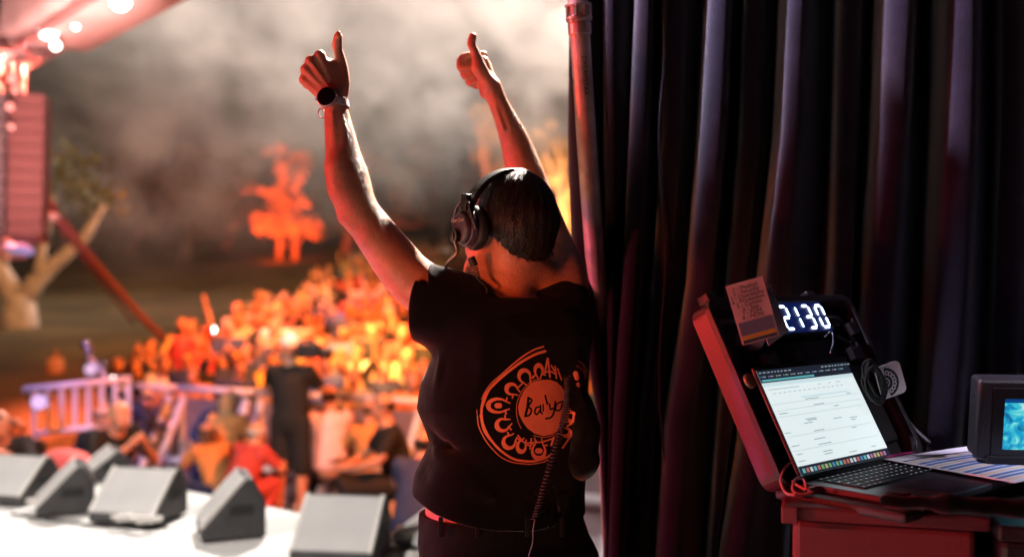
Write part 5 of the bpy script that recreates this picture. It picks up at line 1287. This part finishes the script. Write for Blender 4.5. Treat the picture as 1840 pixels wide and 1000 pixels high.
# railing section turned to the stage on the far left
e = empty("metal_railing", (XD(135, 9.6), 9.6, -.92), 0, "violet-lit metal railing with vertical bars at the left of the pit", "railing")
ra, rb = P(42, 700, 9.7), P(236, 680, 9.9)
b = MB(); b.tube([ra, rb], .035, 10); b.build("top_rail", bar_m, e, smooth=True)
for k in range(8):
    t = .1 + k * .125; a_ = ra + (rb - ra) * t; lw = a_.copy(); lw[2] -= .44
    b = MB(); b.box((a_ + lw) / 2, (.045, .03, .44)); b.build("bar", bar_m, e, bevel=.003)
b = MB(); b.tube([ra + (rb - ra) * .1 + [0, 0, -.44], rb + [0, 0, -.44]], .028, 8); b.build("lower_rail", bar_m, e, smooth=True)
for t in (.12, .92):
    a_ = ra + (rb - ra) * t + np.array([0, 0, -.44]); b = MB(); b.box((a_[0], a_[1], (a_[2] - .92) / 2), (.04, .04, a_[2] + .92)); b.build("leg", bar_m, e)
# pink box and red bag behind the left monitors
pb = empty("pink_lit_box", (XD(105, 8.2), 8.2, -.88), R(6), "pale box glowing pink behind the left floor monitors", "box"); 
b = MB(); b.box((0, 0, .35), (.42, .40, .70)); b.build("body", mat("pale_box", (.75, .50, .58), rough=.6), pb, bevel=.015, world=False); b = MB(); b.box((0, 0, .715), (.44, .42, .03)); b.build("lid", mat("pale_box", (0, 0, 0)), pb, bevel=.006, world=False)
s_ = SDF(); s_.ell(P(118, 842, 7.6), (.22, .16, .16), k=.05); s_.ell(P(90, 850, 7.6), (.12, .12, .12), k=.05); s_.disp = lambda p: .012 * sines(p, 22, 5)
V, Q = sdf_mesh(s_, .018); o = np_mesh("red_bag", V, Q, mat("red_fabric", (.60, .10, .10), rough=.8), origin=P(118, 880, 7.6)); tag(o, "soft red bag in front of the pink-lit box", "bag")
# small boom stand with bright reflections (microphone crane)
mb_ = empty("camera_crane", (XD(185, 10.3), 10.3, -.95), 0, "small metal camera crane with shining joints above the railing", "crane")
b = MB(); b.tube([P(150, 618, 10.3), P(160, 640, 10.3), P(180, 662, 10.3), P(198, 690, 10.3), P(236, 705, 10.3)], .022, 8); b.build("arm", bar_m, mb_, smooth=True)
b = MB(); b.tube([P(198, 690, 10.3), (XD(200, 10.3), 10.3, -.9)], .03, 8); b.build("column", black_plastic, mb_, smooth=True)
chrome = mat("bright_metal", (0, 0, 0))
for (u, v, r_) in ((155, 620, .055), (161, 634, .035), (187, 652, .035), (204, 683, .035), (240, 692, .035)):
    b = MB(); b.sphere(P(u, v, 10.25), r_); b.build("joint", chrome, mb_, smooth=True)
for (u, v, d, r_, col, lb) in ((382, 592, 15.5, .05, lamp_em, "bright phone torch shining in the dark part of the crowd"), (163, 663, 11.5, .075, em("violet_lamp", (.75, .6, 1), .95), "round violet lamp glowing behind the railing"), (70, 722, 9.5, .08, em("violet_lamp", (0, 0, 0), 1), "round violet-white lamp glowing left of the railing bars"), (204, 683, 10.2, .045, lamp_em, "glowing disc added as a white glint on the crane above the railing")):  # the crane's white glint is a glowing disc, not a reflection
    fixture(P(u, v, d), (0, 0, 1.5), r_, col, lb, "small_lamp")

# ------------------------------------------------------------------ people of the pit and the crowd
def figure(pose, h, hair_kind=0, hat=False, shorts=False, long_sleeve=False, female=False, detail=False):
    J = dict(pel=(0, 0, .95), chest=(0, 0, 1.27), neck=(0, .01, 1.47), head=(0, -.015, 1.60))
    for s_, n in ((-1, 'l'), (1, 'r')):
        J.update({'hip' + n: (.09 * s_, 0, .92), 'kn' + n: (.10 * s_, -.01, .50), 'an' + n: (.11 * s_, .02, .09), 'toe' + n: (.12 * s_, -.13, .035), 'sh' + n: (.175 * s_, .01, 1.40), 'el' + n: (.23 * s_, .03, 1.13), 'wr' + n: (.22 * s_, -.06, .90), 'ha' + n: (.22 * s_, -.10, .82)})
    J.update(pose); J = {k: np.array(v, float) for k, v in J.items()}
    B = SDF(); S = SDF(); T = SDF(); H = SDF()
    hd = J['head']; nk_ = J['neck']; up = hd - nk_; up /= np.linalg.norm(up)
    B.ell(hd + [0, .01, .02], (.075, .092, .10), k=.02); B.ell(hd + [0, -.035, -.045], (.055, .055, .06), k=.02); B.ell(hd + [0, -.10, -.01], (.013, .018, .022), k=.01)
    B.cone(hd + [0, .01, -.07], nk_, .052, .058, k=.03)
    for s_ in (-1, 1): B.ell(hd + [.078 * s_, .005, -.005], (.012, .02, .03), k=.008)
    ch, pe = J['chest'], J['pel']; lat = J['shr'] - J['shl']; lat /= np.linalg.norm(lat)
    for D, g in ((B, 0), (S, .016)):
        D.cone(ch, pe, .125 + g, .12 + g, k=.05, flat=(lat, 1.25)); D.cone(J['shl'] * .8 + ch * .2, J['shr'] * .8 + ch * .2, .062 + g, .062 + g, k=.06); D.cone(ch + (nk_ - ch) * .4, nk_ - up * .02, .09 + g, .060 + g * .5, k=.04)
    for n in 'lr':
        sh_, el_, wr_, ha_ = J['sh' + n], J['el' + n], J['wr' + n], J['ha' + n]
        B.chain([sh_, el_, wr_], [.05, .040, .027], k=.02); hh = (ha_ - wr_); hh /= np.linalg.norm(hh) + 1e-9
        B.cone(wr_, wr_ + hh * .07, .026, .036, k=.012, flat=(lat, .7)); B.cone(wr_ + hh * .07, wr_ + hh * .15, .034, .022, k=.012, flat=(lat, .6)); B.cone(wr_ + hh * .03, wr_ + hh * .08 + np.array([0, -.035, .015]), .012, .010, k=.008)
        e_ = el_ if not long_sleeve else wr_
        if long_sleeve: S.chain([sh_, el_, wr_], [.066, .056, .042], k=.02)
        else: S.cone(sh_, sh_ + (el_ - sh_) * .72, .068, .060, k=.03)
        hp, kn_, an_, to = J['hip' + n], J['kn' + n], J['an' + n], J['toe' + n]
        B.chain([hp, kn_, an_], [.080, .055, .038], k=.03); 
        if shorts: T.chain([hp, hp + (kn_ - hp) * 1.0], [.105, .085], k=.04)
        else: T.chain([hp, kn_, an_ + (kn_ - an_) * .05], [.100, .072, .055], k=.04)
        B.cone(an_ + [0, 0, -.04], to, .045, .040, k=.02)
    T.cone(pe + (ch - pe) * .12, (J['hipl'] + J['hipr']) / 2, .135, .125, k=.04, flat=(lat, 1.25))
    S.disp = lambda p: .008 * sines(p, 28, 3); T.disp = lambda p: .007 * sines(p, 24, 4)
    zc = pe + (ch - pe) * -.08; dirv = (ch - pe) / np.linalg.norm(ch - pe); S.cut(lambda p: np.where(np.linalg.norm(p - pe, axis=1) < .35, (zc - p) @ dirv, -1), .01)
    if hair_kind == 0: H.ell(hd + [0, .018, .035], (.084, .100, .098), k=.02); cutz = -.03
    elif hair_kind == 1: H.ell(hd + [0, .022, .03], (.090, .104, .104), k=.02); H.ell(hd + [0, .075, -.10], (.085, .05, .15), k=.05); cutz = -.3
    else: H.ell(hd + [0, .018, .045], (.090, .104, .09), k=.02); cutz = .0
    H.disp = lambda p: .004 * sines(p, 70, 8)
    if hat: H = SDF(); H.ell(hd + [0, .012, .055], (.094, .108, .085), k=.02); H.ell(hd + [0, -.12, .045], (.075, .07, .012), k=.02); cutz = .03
    H.cut(lambda p: np.where((p[:, 1] - hd[1] < -.045) & (not hat), 1, -1) * np.where(p[:, 2] - hd[2] < .06, 1.0, -1) * .02 if not hat else (hd[2] + cutz - p[:, 2]), .004)
    out = {}
    for n, D in (('body', B), ('shirt', S), ('trousers', T), ('hair', H)): out[n] = sdf_mesh(D, h)
    return out
fig_id = [0]
def fig_meshes(out, tagname):
    ms = {}
    for n, (V, Q) in out.items():
        o = np_mesh(n, V, Q, skin); ms[n] = o.data; bpy.data.objects.remove(o)
        ms[n].name = n
    return ms
cols = {}
def cmat(name, c): 
    return mat("cloth_" + name, c, rough=.85, var=.15, scale=12)
CL = {"white": (.72, .68, .66), "pale pink": (.65, .42, .42), "orange": (.60, .25, .08), "red": (.45, .05, .04), "yellow": (.65, .48, .14), "grey": (.30, .28, .28), "navy": (.03, .04, .10), "black": (.006, .0055, .006), "tan": (.42, .28, .18), "blue": (.10, .16, .40)}
hair_cols = {"dark-haired": (.02, .014, .01), "brown-haired": (.10, .05, .025), "fair-haired": (.42, .28, .14), "grey-haired": (.4, .38, .36)}
def put(ms, loc, rz, sc, shirt_c, trou_c, hair_c, label, group=None, name="person", hatname="hair"):
    e = empty(name, loc, rz, label, "person", group); e.scale = (sc, sc, sc)
    for n, m_ in (("body", skin), ("shirt", cmat(shirt_c, CL[shirt_c])), ("trousers", cmat(trou_c, CL[trou_c])), ("hair", None)):
        o = bpy.data.objects.new(n if n != "hair" else hatname, ms[n]); COL.objects.link(o); o.parent = e
        if n == "hair": m_ = mat("hair_" + hair_c, hair_cols.get(hair_c, (.9, .88, .85)), rough=.5)
        o.material_slots[0].link = 'OBJECT'; o.material_slots[0].material = m_
    return e
UPA = dict(ell=(-.27, -.08, 1.62), wrl=(-.24, -.14, 1.86), hal=(-.23, -.16, 1.96)); UPB = dict(elr=(.27, -.08, 1.62), wrr=(.22, -.12, 1.87), har=(.20, -.13, 1.97))
poses = [("with arms down", {}), ("raising both arms", {**UPA, **UPB}), ("raising one arm", {**UPB}), ("clapping", dict(ell=(-.24, -.12, 1.17), wrl=(-.06, -.30, 1.27), hal=(-.01, -.33, 1.36), elr=(.24, -.12, 1.17), wrr=(.06, -.30, 1.27), har=(.01, -.33, 1.36))),
         ("holding up a phone", dict(ell=(-.22, -.20, 1.30), wrl=(-.06, -.34, 1.52), hal=(-.02, -.35, 1.62), elr=(.22, -.20, 1.30), wrr=(.06, -.34, 1.52), har=(.02, -.35, 1.62))), ("leaning on folded arms", dict(chest=(0, -.10, 1.24), neck=(0, -.16, 1.42), head=(0, -.21, 1.54), shl=(-.17, -.14, 1.36), shr=(.17, -.14, 1.36), ell=(-.24, -.26, 1.12), wrl=(.02, -.42, 1.12), hal=(.12, -.42, 1.12), elr=(.24, -.26, 1.12), wrr=(-.02, -.40, 1.16), har=(-.12, -.40, 1.16))),
         ("with both arms spread high", dict(ell=(-.40, -.05, 1.52), wrl=(-.50, -.10, 1.76), hal=(-.53, -.12, 1.86), elr=(.40, -.05, 1.52), wrr=(.50, -.10, 1.76), har=(.53, -.12, 1.86)))]
meshes = []
for i, (pl_, po_) in enumerate(poses):
    for hk_ in ((0, 1) if i in (0, 1, 3) else (i % 2,)):
        meshes.append((pl_, hk_, fig_meshes(figure(po_, .020, hk_), i)))
cr = random.Random(23); GR = "concert crowd behind the barrier"
cpos = []
def topv(u): return np.interp(u, [60, 180, 260, 400, 470, 560, 640, 800, 1015], [640, 612, 585, 555, 500, 490, 445, 428, 425])
row = 0; y = 11.6
rowoff = .42
while y < 34 and len(cpos) < 900:
    step = .48 if y < 16 else .50 if y < 22 else .55
    x = XD(150, y) + cr.random() * step
    while x < XD(1040, y):
        X_, Y_ = x + cr.uniform(-.2, .2), y + cr.uniform(-.25, .25)
        line = B0[1] + (X_ - B0[0]) * (B1 - B0)[1] / (B1 - B0)[0]
        g = max(float(gz(X_, Y_)), -1.0) if Y_ > 10.5 else -1.0
        u_ = 920 + FPX * X_ / Y_; v_ = 500 + (1.4 - g - 1.6) * FPX / Y_
        if v_ > topv(u_) + cr.uniform(-6, 10) and Y_ > line + .45 and u_ < 1030: cpos.append((X_, Y_, g))
        x += step
    y += .58 if y < 16 else .62 if y < 22 else .72
# rows that close the wedge between the barrier and the slope at the right
x = -3.3
for rr in range(3):
    x = -3.9 + .25 * rr
    while x < .9:
        line = B0[1] + (x - B0[0]) * (B1 - B0)[1] / (B1 - B0)[0] + .42 + .5 * rr
        if line < 11.3: cpos.append((x + cr.uniform(-.08, .08), line + cr.uniform(-.08, .1), -.98))
        x += .46
cpos.sort(key=lambda q: q[1]); far_pos = cpos[283:]; cpos = cpos[:283]
used_labels = {}
for (x, y, g) in cpos:
    front = y < 12.6
    pl_, hk_, ms = cr.choice([m_ for m_ in meshes if 'spread' not in m_[0] and 'both arms' not in m_[0]]) if cr.random() > .14 else cr.choice(meshes)
    if front and cr.random() < .35: pl_, hk_, ms = meshes[-2]
    u_ = 920 + FPX * x / y
    sc_ = cr.choice(["white", "pale pink", "orange", "yellow", "tan", "red", "grey", "blue"] if cr.random() > .45 else ["black", "navy"]); hc_ = cr.choice(["dark-haired", "brown-haired", "fair-haired", "dark-haired"]); tc2 = cr.choice(["navy", "black", "grey"])
    s_ = cr.uniform(.78, 1.03) if not front else cr.uniform(.80, .93)
    put(ms, (x, y, g), cr.uniform(-.45, .45) + .25, s_, sc_, tc2, hc_, f"{'long ' + hc_ if hk_ else hc_} fan in {sc_} {pl_}, {'near the barrier' if y < 13 else 'in the middle rows' if y < 15.5 else 'high on the slope'}, {'left' if u_ < 420 else 'centre' if u_ < 640 else 'right'}", GR)
# the hundreds farther up the slope: one mass
mats_far = [skin] + [cmat(n, CL[n]) for n in ("white", "pale pink", "orange", "yellow", "tan", "red", "grey", "blue", "black", "navy")] + [mat("hair_" + n, hair_cols[n], rough=.5) for n in ("dark-haired", "brown-haired", "fair-haired")]
low = [figure(poses[i][1], .042, i % 2) for i in (0, 0, 1, 2, 3, 4)]
VV, QQ, MI = [], [], []; off = 0
for (x, y, g) in far_pos:
    f_ = low[cr.choice([0, 0, 0, 1, 1, 4, 5, 3, 2] if cr.random() > .05 else [2])]; a_ = cr.uniform(-.5, .7); s_ = cr.uniform(.84, 1.02); M3 = rotz(a_) * s_
    sh_i = cr.randrange(1, 9) if cr.random() > .45 else cr.randrange(9, 11); tr_i = cr.choice([9, 10, 7]); hr_i = cr.randrange(11, 14)
    for n, mi in (("body", 0), ("shirt", sh_i), ("trousers", tr_i), ("hair", hr_i)):
        V, Q = f_[n]
        if n == "trousers" : pass
        VV.append(V @ M3.T + np.array([x, y, g])); QQ.append(Q + off); MI += [mi] * len(Q); off += len(V)
co_ = np_mesh("far_crowd", np.concatenate(VV), np.concatenate(QQ), mats_far); co_.data.polygons.foreach_set("material_index", np.array(MI, dtype=np.int32)); tag(co_, kind="stuff")
print("FAR", len(far_pos), off)
print("CROWD", len(cpos))
# pit crew, one by one
HD = .016
def crew(u, d, pose, rz, sc, s_, t_, h_, label, hair_kind=0, hat=False, shorts=False, ls=False, g=-.90, hd=HD):
    ms = fig_meshes(figure(pose, hd, hair_kind, hat, shorts, ls), label); return put(ms, (XD(u, d), d, g), R(rz), sc, s_, t_, h_, label, None, hatname="cap" if hat else "hair")
SIT = dict(pel=(0, .10, .50), chest=(0, .02, .82), neck=(0, -.03, 1.02), head=(0, -.06, 1.15), shl=(-.17, .0, .96), shr=(.17, .0, .96), hipl=(-.09, .05, .48), hipr=(.09, .05, .48), knl=(-.14, -.38, .50), knr=(.14, -.38, .50), anl=(-.14, -.36, .09), anr=(.16, -.42, .09), toel=(-.15, -.52, .035), toer=(.18, -.58, .035), ell=(-.26, -.14, .74), wrl=(-.10, -.36, .66), hal=(-.04, -.42, .66), elr=(.26, -.14, .74), wrr=(.10, -.38, .66), har=(.04, -.42, .66))
CROUCH = dict(pel=(0, .15, .38), chest=(0, -.02, .66), neck=(0, -.12, .84), head=(0, -.17, .96), shl=(-.17, -.08, .80), shr=(.17, -.08, .80), hipl=(-.09, .12, .36), hipr=(.09, .12, .36), knl=(-.16, -.25, .46), knr=(.16, -.2, .40), anl=(-.15, -.02, .09), anr=(.16, -.05, .09), toel=(-.16, -.18, .035), toer=(.17, -.2, .035), ell=(-.24, -.26, .60), wrl=(-.08, -.42, .74), hal=(-.03, -.46, .80), elr=(.24, -.26, .60), wrr=(.08, -.42, .74), har=(.03, -.46, .80))
CAMP = dict(ell=(-.25, -.16, 1.22), wrl=(-.12, -.30, 1.45), hal=(-.08, -.34, 1.52), elr=(.26, -.14, 1.20), wrr=(.12, -.28, 1.46), har=(.08, -.34, 1.52))
BEND = dict(chest=(0, -.20, 1.17), neck=(0, -.36, 1.28), head=(0, -.46, 1.33), shl=(-.18, -.28, 1.24), shr=(.18, -.28, 1.24), ell=(-.22, -.40, 1.02), wrl=(-.10, -.60, .98), hal=(-.05, -.68, .98), elr=(.22, -.40, 1.02), wrr=(.10, -.60, .98), har=(.05, -.68, .98))
crew(522, 9.25, CAMP, 172, 1.0, "black", "black", "white-capped", "cameraman in black shirt and black shorts with a pale cap standing in the pit", hat=True, shorts=True, g=-.86)
crew(700, 8.7, SIT, 285, 1.02, "black", "black", "dark-haired", "seated guard in black at the barrier with bare forearms and white shoes", g=-.90, shorts=True)
crew(440, 9.0, CROUCH, 150, .92, "red", "red", "grey-haired", "crouching crew member in bright red with grey hair left of the cameraman", g=-.90)
crew(385, 9.4, CROUCH, 230, .86, "orange", "navy", "brown-haired", "crouching photographer in orange behind the ladder-like braces", 1)
crew(196, 9.0, CROUCH, 50, 1.12, "black", "black", "fair-haired", "photographer in a black vest crouching right of the railing")
crew(158, 9.3, CROUCH, 80, 1.05, "black", "black", "brown-haired", "second photographer in black just behind the railing")
crew(212, 10.5, BEND, 110, .76, "navy", "navy", "dark-haired", "crew member in navy bending over beside the barrier", ls=True)
crew(362, 10.3, BEND, 60, .74, "navy", "navy", "brown-haired", "second bending crew member in navy turned to the right", 1, ls=True)
crew(4, 8.6, CROUCH, 20, 1.10, "black", "black", "brown-haired", "dark-clothed photographer crouching at the far left edge of the pit")
crew(38, 8.9, CROUCH, 10, 1.0, "black", "black", "dark-haired", "dark-clothed camera operator crouching below the left end of the railing")
crew(592, 9.6, SIT, 190, 1.0, "pale pink", "black", "dark-haired", "seated crew member in pale pink with dark hair right of the cameraman", 0)
crew(665, 9.5, SIT, 200, .9, "orange", "grey", "brown-haired", "seated crew member in orange behind the guard with white shoes", 0)
crew(752, 7.9, CROUCH, 170, 1.0, "navy", "navy", "dark-haired", "crew member in navy crouching close behind the person's waist")
crew(100, 18.6, {}, 30, .56, "pale pink", "red", "brown-haired", "small child in pink standing alone on the dark grass slope")
crew(408, 9.8, SIT, 160, .95, "orange", "black", "fair-haired", "fair-haired crew member in orange sitting at the barrier left of the cameraman", 1)
# video camera on the cameraman's shoulder
vc = empty("video_camera", P(556, 632, 9.05), 0, "black shoulder video camera held up by the cameraman", "camera")
b = MB(); b.box(P(556, 630, 9.1), (.20, .16, .13)); b.build("body", black_plastic, vc, bevel=.01)
b = MB(); b.cyl(P(574, 632, 9.1), P(594, 638, 9.15), .045, 16, r2=.055); b.build("lens", black_plastic, vc, smooth=True)
b = MB(); b.tube([P(535, 618, 9.1), P(545, 610, 9.1), P(560, 611, 9.1), P(566, 620, 9.1)], .012, 8); b.build("handle", black_plastic, vc, smooth=True)
